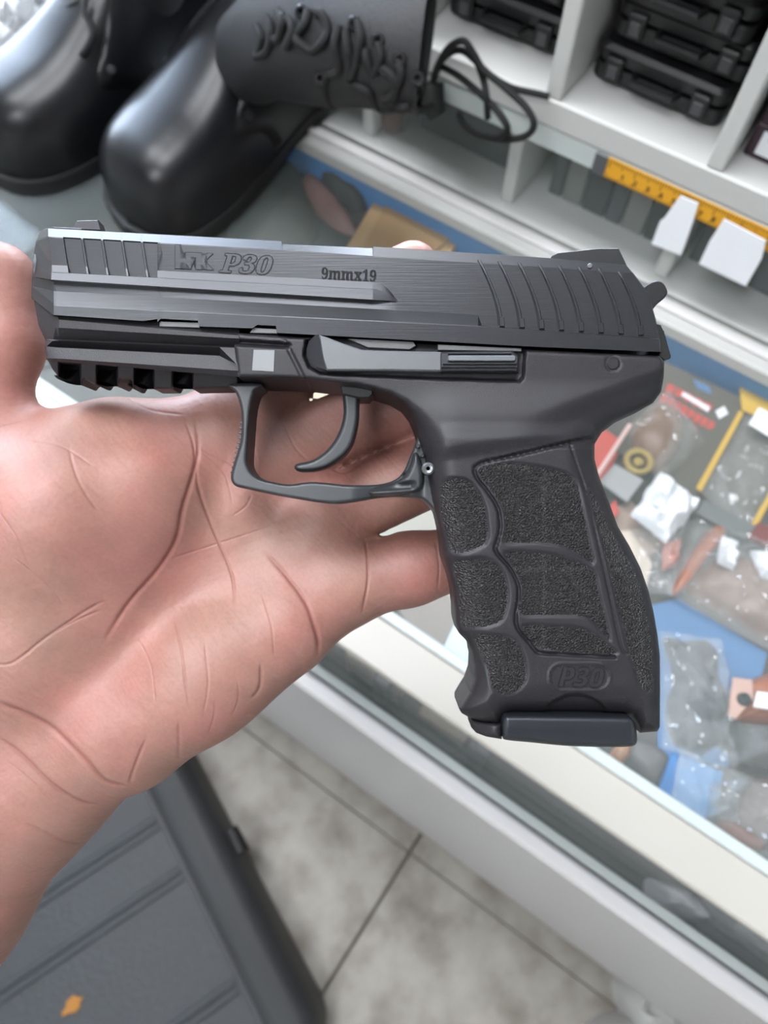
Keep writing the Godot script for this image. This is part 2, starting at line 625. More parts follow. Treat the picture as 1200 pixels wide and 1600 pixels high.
func make_hard_case() -> void:
	# lies on the floor; local x along its edge towards the viewer's right, local y (plan) away from the edge
	var ang := atan2(0.157, 0.384)
	var ex := Vector3(cos(ang), 0, sin(ang))
	var ey := Vector3(-sin(ang), 0, cos(ang))
	var corner := Vector3(0.075, 0, 0.222)
	var L := 0.78
	var W := 0.6
	var t := thing("hard_case", "large scuffed black plastic hard case lying on the floor under the hand", "case", corner - ex * L / 2 + ey * W / 2)
	var H := 0.14
	var put := func(x: float, y: float, z: float) -> Vector3:
		return ex * (x + L / 2) + ey * (y - W / 2) + Vector3(0, z, 0)
	# x from -L (left end) to 0 (corner), y from 0 (edge) to W
	var rings := []
	var prof := [[0.012, 0.0], [0.0, 0.012], [0.0, 0.07], [0.004, 0.074], [0.004, 0.078], [0.0, 0.082], [0.0, 0.1], [0.006, 0.122], [0.016, 0.134], [0.03, 0.14], [0.055, 0.139], [0.068, 0.135], [0.074, 0.13]]
	for q in prof:
		var row := []
		for e in rrect(-L / 2, W / 2, L - q[0] * 2, W - q[0] * 2, maxf(0.065 - q[0], 0.006), 8):
			row.push_back(put.call(e.x, e.y, q[1]))
		rings.push_back(row)
	var b := MB.new()
	b.grid(rings, true, false, true)
	b.fan(rings[0], false)
	b.fan(rings[-1], true)
	obj("shell", b, M.case_shell, t, 50)
	# the lid panel with raised double ribs across it
	var m := MB.new()
	var inner := 0.078
	m.prism(rrect(-L / 2, W / 2, L - inner * 2, W - inner * 2, 0.004, 2), 0.1325, 0.128, 0.001, put)
	obj("lid_panel", m, M.case_lid, t)
	for xx in [-0.66, -0.577, -0.49, -0.403, -0.318, -0.144]:
		var r := MB.new()
		for s in [-1, 1]:
			var rows := []
			for yy in [inner + 0.004, W - inner - 0.004]:
				var row := []
				for q in [[-0.006, 0.1322], [-0.0025, 0.1352], [0.0025, 0.1352], [0.006, 0.1322]]:
					row.push_back(put.call(xx + s * 0.0065 + q[0], yy, q[1]))
				rows.push_back(row)
			r.grid(rows, false, false, true)
		obj("rib", r, M.case_lid, t)
	var rim := MB.new()
	var path := []
	for e in rrect(-L / 2, W / 2, L - inner * 2 + 0.006, W - inner * 2 + 0.006, 0.008, 3):
		path.push_back(put.call(e.x, e.y, 0.132))
	path.push_back(path[0])
	rim.tube(path, 0.0035, 8, false)
	obj("rim_bead", rim, M.case_bead, t)
	# a hinge knuckle on the near long side and a wheel at the corner
	var kn := MB.new()
	var kc: Vector3 = put.call(-0.316, -0.004, 0.1)
	kn.tube([kc - ex * 0.022, kc - ex * 0.02, kc + ex * 0.02, kc + ex * 0.022], [0.009, 0.013, 0.013, 0.009], 14)
	obj("hinge", kn, M.sole, t)
	var wh := MB.new()
	var wc: Vector3 = put.call(0.012, 0.06, 0.03)
	wh.tube([wc - ey * 0.014, wc - ey * 0.012, wc + ey * 0.012, wc + ey * 0.014], [0.024, 0.03, 0.03, 0.024], 20)
	obj("wheel", wh, M.sole, t)
	# orange paint chip on the lid
	var ch := MB.new()
	var cp := spot(112, 1572, 0.1365) - t.position
	var pts := []
	for i in 11:
		var a := TAU * i / 11
		var rr: float = [0.012, 0.009, 0.013, 0.01, 0.007, 0.012, 0.015, 0.01, 0.012, 0.008, 0.011][i]
		pts.push_back(Vector2(cos(a) * rr * 0.8, sin(a) * rr * 1.5))
	ch.prism(pts, 0.0006, -0.0012, 0.0004, func(x: float, y: float, z: float) -> Vector3: return cp + ex * x + ey * y + Vector3(0, z - 0.002, 0))
	obj("paint_chip", ch, M.chip, t).set_meta("label", "orange paint chip")


# ---------------------------------------------------------------- pistol
# The pistol and the hand are modelled in a frame of their own: x along the picture's width, y up it, z towards the lens,
# with outlines measured on the photograph (pixels) and depths in millimetres behind the slide's near side.
func g(x: float, y: float, z: float) -> Vector3:
	var k := (D - z * 0.001) / F
	return Vector3((x - 600) * k, (800 - y) * k, z * 0.001)


func lerp_line(pts: Array, x: float) -> float:
	if x <= pts[0][0]:
		return pts[0][1] + (x - pts[0][0]) * (pts[1][1] - pts[0][1]) / (pts[1][0] - pts[0][0])
	for i in range(1, pts.size()):
		if x <= pts[i][0]:
			return lerpf(pts[i - 1][1], pts[i][1], (x - pts[i - 1][0]) / (pts[i][0] - pts[i - 1][0]))
	var a: Array = pts[-2]
	var b: Array = pts[-1]
	return b[1] + (x - b[0]) * (b[1] - a[1]) / (b[0] - a[0])


func vecs(a: Array) -> PackedVector2Array:
	var r := PackedVector2Array()
	for i in range(0, a.size(), 2):
		r.push_back(Vector2(a[i], a[i + 1]))
	return r


func smooth_closed(a: PackedVector2Array, k: int) -> PackedVector2Array:
	# Catmull-Rom through the points
	var r := PackedVector2Array()
	var n := a.size()
	for i in n:
		for j in k:
			r.push_back(a[i].cubic_interpolate(a[(i + 1) % n], a[(i + n - 1) % n], a[(i + 2) % n], float(j) / k))
	return r


func smooth_open(a: PackedVector2Array, k: int) -> PackedVector2Array:
	var r := PackedVector2Array()
	var n := a.size()
	for i in n - 1:
		for j in k:
			r.push_back(a[i].cubic_interpolate(a[i + 1], a[maxi(i - 1, 0)], a[mini(i + 2, n - 1)], float(j) / k))
	r.push_back(a[n - 1])
	return r


func line_dist(q: Vector2, a: PackedVector2Array, closed := false) -> float:
	var d := 1e9
	for i in range(0 if closed else 1, a.size()):
		var c := Geometry2D.get_closest_point_to_segment(q, a[i - 1], a[i])
		d = minf(d, c.distance_squared_to(q))
	return sqrt(d)


# distance into a polygon, negative outside
func inside(q: Vector2, a: PackedVector2Array) -> float:
	var d := line_dist(q, a, true)
	return d if Geometry2D.is_point_in_polygon(q, a) else -d


func sstep(a: float, b: float, x: float) -> float:
	return smoothstep(a, b, x)


# A solid whose near side is a relief: outline (and holes) in pixels, height.call(x, y, d) -> z in millimetres where d is the
# distance to the rim, zone.call(x, y) -> which of the returned meshes a spot belongs to. The far side mirrors it about z = mid.
func relief(outline: PackedVector2Array, holes: Array, cell: float, height: Callable, mid: float, zone = null, nz := 1) -> Array:
	var lo := outline[0]
	var hi := outline[0]
	for q in outline:
		lo = lo.min(q)
		hi = hi.max(q)
	lo -= Vector2(cell, cell) * 1.31
	var nx := int((hi.x - lo.x) / cell) + 3
	var ny := int((hi.y - lo.y) / cell) + 3
	var segs := []
	for poly in [outline] + holes:
		for i in poly.size():
			segs.push_back([poly[i - 1], poly[i]])
	var reach := 70.0
	var pos := PackedVector2Array()
	var dist := PackedFloat32Array()
	var ok := PackedByteArray()
	pos.resize(nx * ny)
	dist.resize(nx * ny)
	ok.resize(nx * ny)
	for j in ny:
		var y := lo.y + j * cell
		var near := []
		for s in segs:
			if minf(s[0].y, s[1].y) < y + reach and maxf(s[0].y, s[1].y) > y - reach:
				near.push_back(s)
		for i in nx:
			var q := Vector2(lo.x + i * cell, y)
			var inn := Geometry2D.is_point_in_polygon(q, outline)
			if inn:
				for h in holes:
					if Geometry2D.is_point_in_polygon(q, h):
						inn = false
						break
			var best := reach * reach
			var bp := q
			for s in near:
				var a: Vector2 = s[0]
				var b: Vector2 = s[1]
				var ab := b - a
				var u := clampf((q - a).dot(ab) / maxf(ab.length_squared(), 1e-9), 0, 1)
				var c := a + ab * u
				var dd := c.distance_squared_to(q)
				if dd < best:
					best = dd
					bp = c
			var d := sqrt(best)
			var k := j * nx + i
			if (not inn and d < cell * 0.72) or (inn and d < cell * 0.3):
				pos[k] = bp
				dist[k] = 0
				ok[k] = 2
			elif inn:
				pos[k] = q
				dist[k] = d
				ok[k] = 1
			else:
				pos[k] = q
	var vid := PackedInt32Array()
	vid.resize(nx * ny)
	vid.fill(-1)
	var verts := PackedVector3Array()
	var uvs := PackedVector2Array()
	var tris := []
	for k in nz:
		tris.push_back(PackedInt32Array())
	var all := PackedInt32Array()
	for j in ny - 1:
		for i in nx - 1:
			var c := [j * nx + i, j * nx + i + 1, (j + 1) * nx + i + 1, (j + 1) * nx + i]
			var have := []
			for k in c:
				if ok[k]:
					have.push_back(k)
			if have.size() < 3:
				continue
			var m := Vector2.ZERO
			var snapped := 0
			for k in have:
				m += pos[k]
				snapped += int(ok[k] == 2)
			m /= have.size()
			if snapped == have.size():
				if not Geometry2D.is_point_in_polygon(m, outline):
					continue
				var bad := false
				for h in holes:
					bad = bad or Geometry2D.is_point_in_polygon(m, h)
				if bad:
					continue
			var ix := []
			for k in have:
				if vid[k] < 0:
					vid[k] = verts.size()
					uvs.push_back(pos[k])
					verts.push_back(g(pos[k].x, pos[k].y, height.call(pos[k].x, pos[k].y, dist[k])))
				ix.push_back(vid[k])
			var zz: int = zone.call(m.x, m.y) if zone != null else 0
			# picture y runs down, so this order is counter-clockwise seen from the lens when reversed
			for tri in ([[0, 1, 2], [0, 2, 3]] if ix.size() == 4 else [[0, 1, 2]]):
				var a: int = ix[tri[0]]
				var b: int = ix[tri[1]]
				var cc: int = ix[tri[2]]
				tris[zz].append_array([a, b, cc])
				all.append_array([a, b, cc])
	# normals of the near side
	var nn := PackedVector3Array()
	nn.resize(verts.size())
	for i in range(0, all.size(), 3):
		var fnm := (verts[all[i + 2]] - verts[all[i]]).cross(verts[all[i + 1]] - verts[all[i]])
		for k in 3:
			nn[all[i + k]] += fnm
	for i in nn.size():
		nn[i] = nn[i].normalized()
	var meshes := []
	for zz in nz:
		var av := PackedVector3Array()
		var an := PackedVector3Array()
		var ai := PackedInt32Array()
		if tris[zz].is_empty():
			meshes.push_back(null)
			continue
		var re := {}
		for k in tris[zz]:
			if not re.has(k):
				re[k] = av.size()
				av.push_back(verts[k])
				an.push_back(nn[k])
			ai.push_back(re[k])
		if zz == 0:
			# far side: the mirror image, then the rim wall
			var far := av.size()
			var remap := PackedInt32Array()
			remap.resize(verts.size())
			for k in verts.size():
				remap[k] = far + k
				av.push_back(Vector3(verts[k].x, verts[k].y, 2 * mid * 0.001 - verts[k].z))
				an.push_back(Vector3(nn[k].x, nn[k].y, -nn[k].z))
			for i in range(0, all.size(), 3):
				ai.append_array([remap[all[i]], remap[all[i + 2]], remap[all[i + 1]]])
			var edges := {}
			for i in range(0, all.size(), 3):
				for k in 3:
					edges[Vector2i(all[i + k], all[i + (k + 1) % 3])] = true
			var bn := {}
			var be := []
			for e in edges:
				if not edges.has(Vector2i(e.y, e.x)):
					be.push_back(e)
					var dv := verts[e.y] - verts[e.x]
					var en := Vector3(-dv.y, dv.x, 0).normalized()
					for k in [e.x, e.y]:
						if not bn.has(k):
							bn[k] = []
						bn[k].push_back(en)
			for e in be:
				var dv := verts[e.y] - verts[e.x]
				var en := Vector3(-dv.y, dv.x, 0).normalized()
				var q := []
				for k in [e.x, e.y]:
					var s := Vector3.ZERO
					for o in bn[k]:
						if o.dot(en) > 0.6:
							s += o
					s = s.normalized()
					q.push_back(av.size())
					av.push_back(verts[k])
					an.push_back(s)
					q.push_back(av.size())
					av.push_back(Vector3(verts[k].x, verts[k].y, 2 * mid * 0.001 - verts[k].z))
					an.push_back(s)
				ai.append_array([q[0], q[3], q[2], q[0], q[1], q[3]])
		var arr := []
		arr.resize(Mesh.ARRAY_MAX)
		arr[Mesh.ARRAY_VERTEX] = av
		arr[Mesh.ARRAY_NORMAL] = an
		arr[Mesh.ARRAY_INDEX] = ai
		var me := ArrayMesh.new()
		me.add_surface_from_arrays(Mesh.PRIMITIVE_TRIANGLES, arr)
		meshes.push_back(me)
	return meshes


# how far a rounded edge of radius r (pixels) drops, as a share of its depth
func edge(d: float, r: float) -> float:
	var u := clampf(1.0 - d / r, 0, 1)
	return 1.0 - sqrt(1.0 - u * u)


# a flat outline in pixels as a solid from depth z0 back to z1, with bevelled edges
func plate(poly: PackedVector2Array, z0: float, z1: float, bv := 1.2) -> MB:
	var k := (D - z0 * 0.001) / F
	var q := []
	for a in poly:
		q.push_back(Vector2((a.x - 600) * k, (800 - a.y) * k))
	if Geometry2D.is_polygon_clockwise(PackedVector2Array(q)):
		q.reverse()
	var m := MB.new()
	m.prism(q, z0 * 0.001, z1 * 0.001, bv * k, func(x: float, y: float, z: float) -> Vector3: return Vector3(x, y, z))
	return m


func letters(text: String, size_px: float, x: float, y: float, z: float, depth: float, slant: float, turn: float, font: String, bold: bool, grow := 0.0, widen := 1.0) -> MB:
	# raised lettering; (x, y) is the left end of the base line, size_px the height of a capital
	var tm := TextMesh.new()
	var sf := SystemFont.new()
	sf.font_names = PackedStringArray([font])
	if bold:
		sf.font_weight = 700
	tm.font = sf
	tm.text = text
	tm.font_size = 48
	tm.pixel_size = 0.01
	tm.depth = 0.02
	tm.curve_step = 2.0
	tm.horizontal_alignment = HORIZONTAL_ALIGNMENT_LEFT
	tm.vertical_alignment = VERTICAL_ALIGNMENT_BOTTOM
	var m := MB.new()
	var a := tm.get_mesh_arrays()
	var vs: PackedVector3Array = a[Mesh.ARRAY_VERTEX]
	var ix: PackedInt32Array = a[Mesh.ARRAY_INDEX] if a[Mesh.ARRAY_INDEX] != null else PackedInt32Array(range(vs.size()))
	if vs.is_empty():
		return m
	var y0 := 1e9
	var y1 := -1e9
	var x0 := 1e9
	for q in vs:
		y0 = minf(y0, q.y)
		y1 = maxf(y1, q.y)
		x0 = minf(x0, q.x)
	var k := size_px / (y1 - y0)
	var offs := [Vector2.ZERO]
	if grow > 0:
		offs = []
		for i in 8:
			offs.push_back(Vector2.from_angle(TAU * i / 8) * grow)
	for o in offs:
		var base := m.v.size()
		for q in vs:
			var u: Vector2 = Vector2((q.x - x0) * k * widen + (q.y - y0) * k * slant, -(q.y - y0) * k) + o
			u = u.rotated(turn)
			m.v.push_back(g(x + u.x, y + u.y, z + (depth if q.z > 0 else 0.0)))
		for i in range(0, ix.size(), 3):
			m.tri(base + ix[i], base + ix[i + 2], base + ix[i + 1])
	return m


func sheet_mb(cols: Array, mid: float) -> MB:
	# cols: arrays of points from the top middle round the near side to the bottom middle; the far side mirrors about z = mid
	var rows := []
	for c in cols:
		var row := []
		for q in c:
			row.push_back(q)
		for i in range(c.size() - 2, 0, -1):
			row.push_back(Vector3(c[i].x, c[i].y, 2 * mid * 0.001 - c[i].z))
		rows.push_back(row)
	var m := MB.new()
	m.grid(rows, true)
	m.fan(rows[0], true)
	m.fan(rows[-1])
	return m


func make_pistol() -> void:
	var t := Node3D.new()
	t.name = numbered("pistol")
	add_child(t)
	t.transform = Transform3D(view, EYE - view.z * D)
	tag(t, "black semi-automatic pistol held flat across an open palm", "pistol")
	make_slide(t)
	make_dust_cover(t)
	make_frame(t)
	make_controls(t)


func make_slide(t: Node3D) -> void:
	var top := [[75, 357], [440, 377], [441, 381.5], [582, 388], [583.5, 385.5], [880, 405], [972, 413.5], [1032, 418]]
	var ch := [[75, 369.5], [440, 390], [583, 400], [880, 418], [980, 425], [1032, 428]]
	var bb := [[81, 414], [590, 441], [1032, 464.5]]
	var cb := [[81, 437], [610, 470], [1032, 495]]
	var eb := [[88, 455], [748, 492], [1032, 508]]
	var fb := [[88, 477], [752, 509], [1032, 529]]
	var bot := [[84, 492], [246, 503], [247, 497.5], [309, 501], [311, 510], [394, 513], [402, 507.5], [431, 509], [433, 520], [840, 542], [1031, 549.5]]
	var xs := [84.0, 92.0]
	var slot := {}
	for k in 5:
		var a := 99.0 + 31.2 * k
		for q in [[a - 0.6, 0], [a, 1], [a + 27.0, 1], [a + 27.6, 0]]:
			xs.push_back(q[0])
			slot[q[0]] = q[1]
	for q in [246.0, 247.5, 262.0, 300.0, 309.0, 311.0, 394.0, 402.0, 431.0, 433.0, 440.0, 441.5, 500.0, 560.0, 582.0, 583.5, 595.0, 605.0, 612.0, 618.0, 622.0, 680.0, 747.0, 753.0, 755.0, 800.0, 860.0, 900.0, 950.0, 978.0]:
		xs.push_back(q)
	var cols := []
	# nose: the flat muzzle end, then the chamfer back to the full section
	cols.push_back([g(64, 361, -14), g(62, 362, -10), g(57, 374, -9.2), g(56, 377, -9.1), g(52, 402, -9), g(51, 410, -9), g(51, 411, -9), g(50, 432, -9), g(50, 435, -9), g(49.5, 447, -9), g(49, 457, -9), g(49, 458, -9), g(49, 465, -9), g(50, 467, -11), g(50, 467, -14)])
	cols.push_back([g(73, 356.5, -14), g(75, 357, -3.8), g(75.5, 369.5, -1.3), g(76, 371, -1.25), g(81, 414, -1.2), g(80.5, 426, -0.6), g(80.4, 427, -0.5), g(80, 437, 0.1), g(84, 440, -1.6), g(88, 455, -1.4), g(87, 477, 0.3), g(87, 478, 0.3), g(84, 493, 0.2), g(84, 494, -3), g(84, 494, -14)])
	for x in xs:
		var pinch := clampf((x - 586.0) / 34.0, 0.0, 1.0)    # the lower ledge ends in a point
		var rear: bool = x > 752.5
		var y_top := lerp_line(top, x)
		var y_ch := lerp_line(ch, x)
		var y_b := lerp_line(bb, x)
		var y_c := lerp_line(cb, x)
		var y_e := lerp_line(eb, x)
		var y_f := lerp_line(fb, x)
		var y_bot := lerp_line(bot, x)
		y_b = lerpf(y_b, y_c - 1.5, pinch * pinch)
		var cut: bool = slot.get(x, 0) == 1
		var lean: bool = slot.has(x)
		var L := func(y: float) -> float: return x + (9.0 * (y - y_ch) / 57.0 if lean else 0.0)
		var zc := lerpf(0.1, -1.2, pinch)
		var z0 := -1.2
		var deep := -1.75
		var y_s := y_b + 11.0          # where the front serration slots end on the slope
		var z_s := lerpf(z0, zc, 11.0 / maxf(y_c - y_b, 12.0))
		var col := []
		col.push_back(g(x, y_top - 0.5, -14))
		col.push_back(g(x, y_top, -3.8 if x < 441 else (-1.75 if x > 582.5 else -5.0)))
		col.push_back(g(L.call(y_ch), y_ch + (-0.5 if cut else 0.0), -1.3))
		col.push_back(g(L.call(y_ch + 1.5), y_ch + 1.5, deep if cut else -1.22))
		col.push_back(g(L.call(y_b), y_b, deep if cut else z0))
		col.push_back(g(L.call(y_s), y_s if pinch == 0.0 else lerpf(y_b, y_c, 0.4), deep if cut else z_s))
		col.push_back(g(L.call(y_s), (y_s if pinch == 0.0 else lerpf(y_b, y_c, 0.4)) + 0.9, z_s))
		col.push_back(g(x, y_c, zc))
		col.push_back(g(x, y_c + 2.5, lerpf(-1.7, -1.2, pinch)))
		col.push_back(g(x, y_e, lerpf(-1.45, -1.2, pinch)))
		col.push_back(g(x, y_f, -1.2 if rear else 0.25))
		col.push_back(g(x, y_f + 1.2, 0.3))
		col.push_back(g(x, y_bot, 0.2))
		col.push_back(g(x, y_bot + 0.6, -2.5))
		col.push_back(g(x, y_bot + 0.6, -14))
		cols.push_back(col)
	# rear end slants from the sight down to the frame
	var re := [[-14, 979, 416], [-4.6, 979, 416], [-1.3, 986, 424], [-1.22, 988, 426], [-1.2, 1011, 457], [-1.2, 1013, 466], [-1.2, 1014, 467], [-1.2, 1017, 477], [-1.2, 1018, 481], [-1.2, 1023, 498], [-1.2, 1029, 529], [0.3, 1029.5, 530], [0.2, 1031, 549.5], [-2.5, 1031, 550], [-14, 1031, 550]]
	for k in 2:
		var col := []
		for q in re:
			col.push_back(g(q[1] + k * 1.5, q[2] + k * 0.5, q[0] if k == 0 or q[0] < -4 else q[0] - 0.8))
		cols.push_back(col)
	var sl := obj("slide", sheet_mb(cols, -14), M.slide, t, 11)
	# rear serrations: thin curved ridges
	for k in 8:
		var m := MB.new()
		var x0 := 747.0 + 31.3 * k
		var x1 := 781.0 + 31.0 * k
		var y0 := 406.0 + 2.2 * k
		var y1 := 508.0 + 1.9 * k
		if k == 7:
			y0 += 3
		var rows := []
		for i in 9:
			var u := i / 8.0
			var x := lerpf(x0, x1, sin(u * PI / 2 * 0.94) / sin(PI / 2 * 0.94)) + 2.0
			var y := lerpf(y0, y1, u)
			var w := lerpf(2.2, 3.6, u)
			var h := 0.42 * minf(1.0, 0.3 + u * 5)
			rows.push_back([g(x - w * 1.6, y, -1.25), g(x - 1.0, y, -1.2 + h), g(x + w * 0.6, y, -1.2 + h), g(x + w * 0.9, y, -1.25)])
		m.grid(rows)
		var foot: Array = [Vector2(x1 - 1, y1 - 13), Vector2(x1 + 7, y1 - 13), Vector2(x1 + 8, y1 + 2), Vector2(x1, y1 + 2)]
		var f := plate(PackedVector2Array(foot), -0.6, -1.3, 0.8)
		var base := m.v.size()
		m.v.append_array(f.v)
		for q in f.t:
			m.t.push_back(base + q)
		obj("serration", m, M.slide, sl, 24)
	# sights
	obj("front_sight", plate(vecs([112, 358, 120, 344.5, 153, 343.5, 158, 360]), -11.5, -16.5, 1.0), M.metal_dark, t, 24)
	obj("sight_base", plate(vecs([81, 359, 83, 354.5, 128, 356.5, 128, 361]), -10, -18, 0.6), M.metal_dark, t, 24)
	var rs := plate(vecs([861, 409, 863, 399, 871, 394.5, 935, 387.5, 967, 387.5, 981, 417, 900, 413]), -3.2, -24.8, 1.4)
	obj("rear_sight", rs, M.black_metal, t, 24)
	obj("sight_screw", plate(rpoly(922, 415, 4, 10), -0.9, -4, 0.8), M.metal_light, t)
	obj("muzzle", muzzle_ring(), M.metal_dark, t)
	# markings
	var turn := 0.052
	var hk := [[274, 383, 281.5, 383, 281.5, 403.5, 290.5, 404, 290.5, 394.5, 314, 395.5, 314, 404, 323, 396, 332, 396.5, 319.5, 408, 333, 421.5, 323.5, 421.5, 314, 412.5, 314, 421, 306.5, 420.5, 306.5, 402, 298, 401.5, 298, 420.5, 290.5, 420, 290.5, 410.5, 281.5, 410, 281.5, 419.5, 274, 419]]
	for poly in hk:
		var pv := vecs(poly)
		var grown := Geometry2D.offset_polygon(pv, 1.3, Geometry2D.JOIN_MITER)
		obj("emblem_outline", plate(grown[0], -1.1, -1.4, 0.1), M.engraved, sl)
		obj("emblem", plate(pv, -0.98, -1.4, 0.1), M.slide, sl)
	for k in 2:
		var grow := 1.7 if k == 0 else 0.0
		var ma: Material = M.engraved if k == 0 else M.slide
		var nm := "lettering_outline" if k == 0 else "lettering"
		obj(nm, letters("P30", 29, 343, 425, -1.2 + 0.03 * k, 0.1, 0.28, turn, "Droid Serif", true, grow, 1.1), ma, sl)
	obj("lettering", letters("9mmx19", 18, 502, 435.5, -1.2, 0.12, 0.0, turn, "Droid Serif", true, 0.3, 0.8), M.engraved, sl)


func rpoly(x: float, y: float, r: float, n: int) -> PackedVector2Array:
	var a := PackedVector2Array()
	for i in n:
		a.push_back(Vector2(x, y) + Vector2.from_angle(TAU * i / n) * r)
	return a


func muzzle_ring() -> MB:
	var m := MB.new()
	var c := g(50.5, 425, -14) + Vector3(0.0034, 0, 0)
	m.lathe([[0.0001, -0.004], [0.0045, -0.004], [0.0045, 0.0002], [0.0052, 0.0004], [0.0062, 0.0004], [0.0066, 0.0002], [0.0066, -0.004]], c, Basis(Vector3(0, 0, 1), Vector3(-1, 0, 0), Vector3(0, -1, 0)), 24)
	return m


func make_dust_cover(t: Node3D) -> void:
	var d0 := [[88, 499], [470, 533]]
	var d1 := [[90, 512], [440, 533]]
	var d2 := [[84, 529.5], [367, 541]]
	var d3 := [[73, 541], [345, 555]]
	var d4 := [[75, 559], [367, 579]]
	var d5 := [[84, 566], [367, 590]]
	var cols := []
	# front chamfer under the muzzle
	cols.push_back([g(53, 462, -14), g(53, 463, -9), g(54, 475, -8.6), g(60, 508, -8.2), g(70, 530, -8), g(70.5, 532, -8), g(70, 543, -8), g(70.5, 544, -8), g(72, 562, -8), g(74, 563, -8.5), g(74, 564, -13), g(74, 564, -14)])
	cols.push_back([g(76, 460, -14), g(76, 462, -6), g(86, 500, -2.2), g(87, 512, -2), g(83, 530, -4.0), g(82, 532.5, -2.8), g(73, 541, -4.6), g(72.5, 542, -2.6), g(75, 560, -2), g(78, 563, -3), g(78, 564, -13), g(78, 564, -14)])
	for x in [92.0, 130.0, 200.0, 280.0, 343.0, 371.0, 374.0]:
		var e: float = clampf((x - 343.0) / 28.0, 0, 1)
		var y5 := lerp_line(d5, x)
		var yb := lerp_line([[98, 594], [130, 600], [374, 605]], x)
		cols.push_back([g(x, lerp_line(d0, x) - 12, -14), g(x, lerp_line(d0, x) - 12, -3), g(x, lerp_line(d0, x), -0.9), g(x, lerp_line(d1, x), -0.8), g(x, lerp_line(d2, x), -3.9), g(x, lerp_line(d2, x) + 2.5, -2.6), g(x, lerp_line(d3, x) + e * 14, lerpf(-5.2, -1.2, e)), g(x, lerp_line(d3, x) + 1.2 + e * 14, lerpf(-2.3, -1.1, e)), g(x, lerp_line(d4, x), lerpf(-1.4, -1.1, e)), g(x, y5 - 2, -2.6), g(x, y5 - 1, -13), g(x, y5 - 1, -14)])
	obj("dust_cover", sheet_mb(cols, -14), M.polymer, t, 24)
	# accessory rail: cross slots cut into its side
	var ro := vecs([73, 559, 130, 563, 250, 570, 372, 581, 372, 606, 301, 608, 240, 608, 208, 608, 206.5, 594, 187, 593, 185, 604, 165, 604, 148, 601, 136, 595, 131, 590, 129, 602, 120, 602, 106, 599, 92, 589, 82, 577])
	var rh := func(x: float, y: float, d: float) -> float:
		var z := -2.6 - 0.8 * edge(d, 4) - 0.13 * (y - 560)
		for q in [[93, 126], [152, 183], [211, 240], [271, 301]]:
			var top := lerp_line([[84, 567], [367, 583]], x) 
			z -= 9.0 * sstep(q[0] - 1.5, q[0] + 1.5, x) * (1 - sstep(q[1] - 1.5, q[1] + 1.5, x)) * sstep(top - 1.5, top + 1.5, y)
		return z
	obj("accessory_rail", relief(ro, [], 1.9, rh, -14)[0], M.polymer, t)


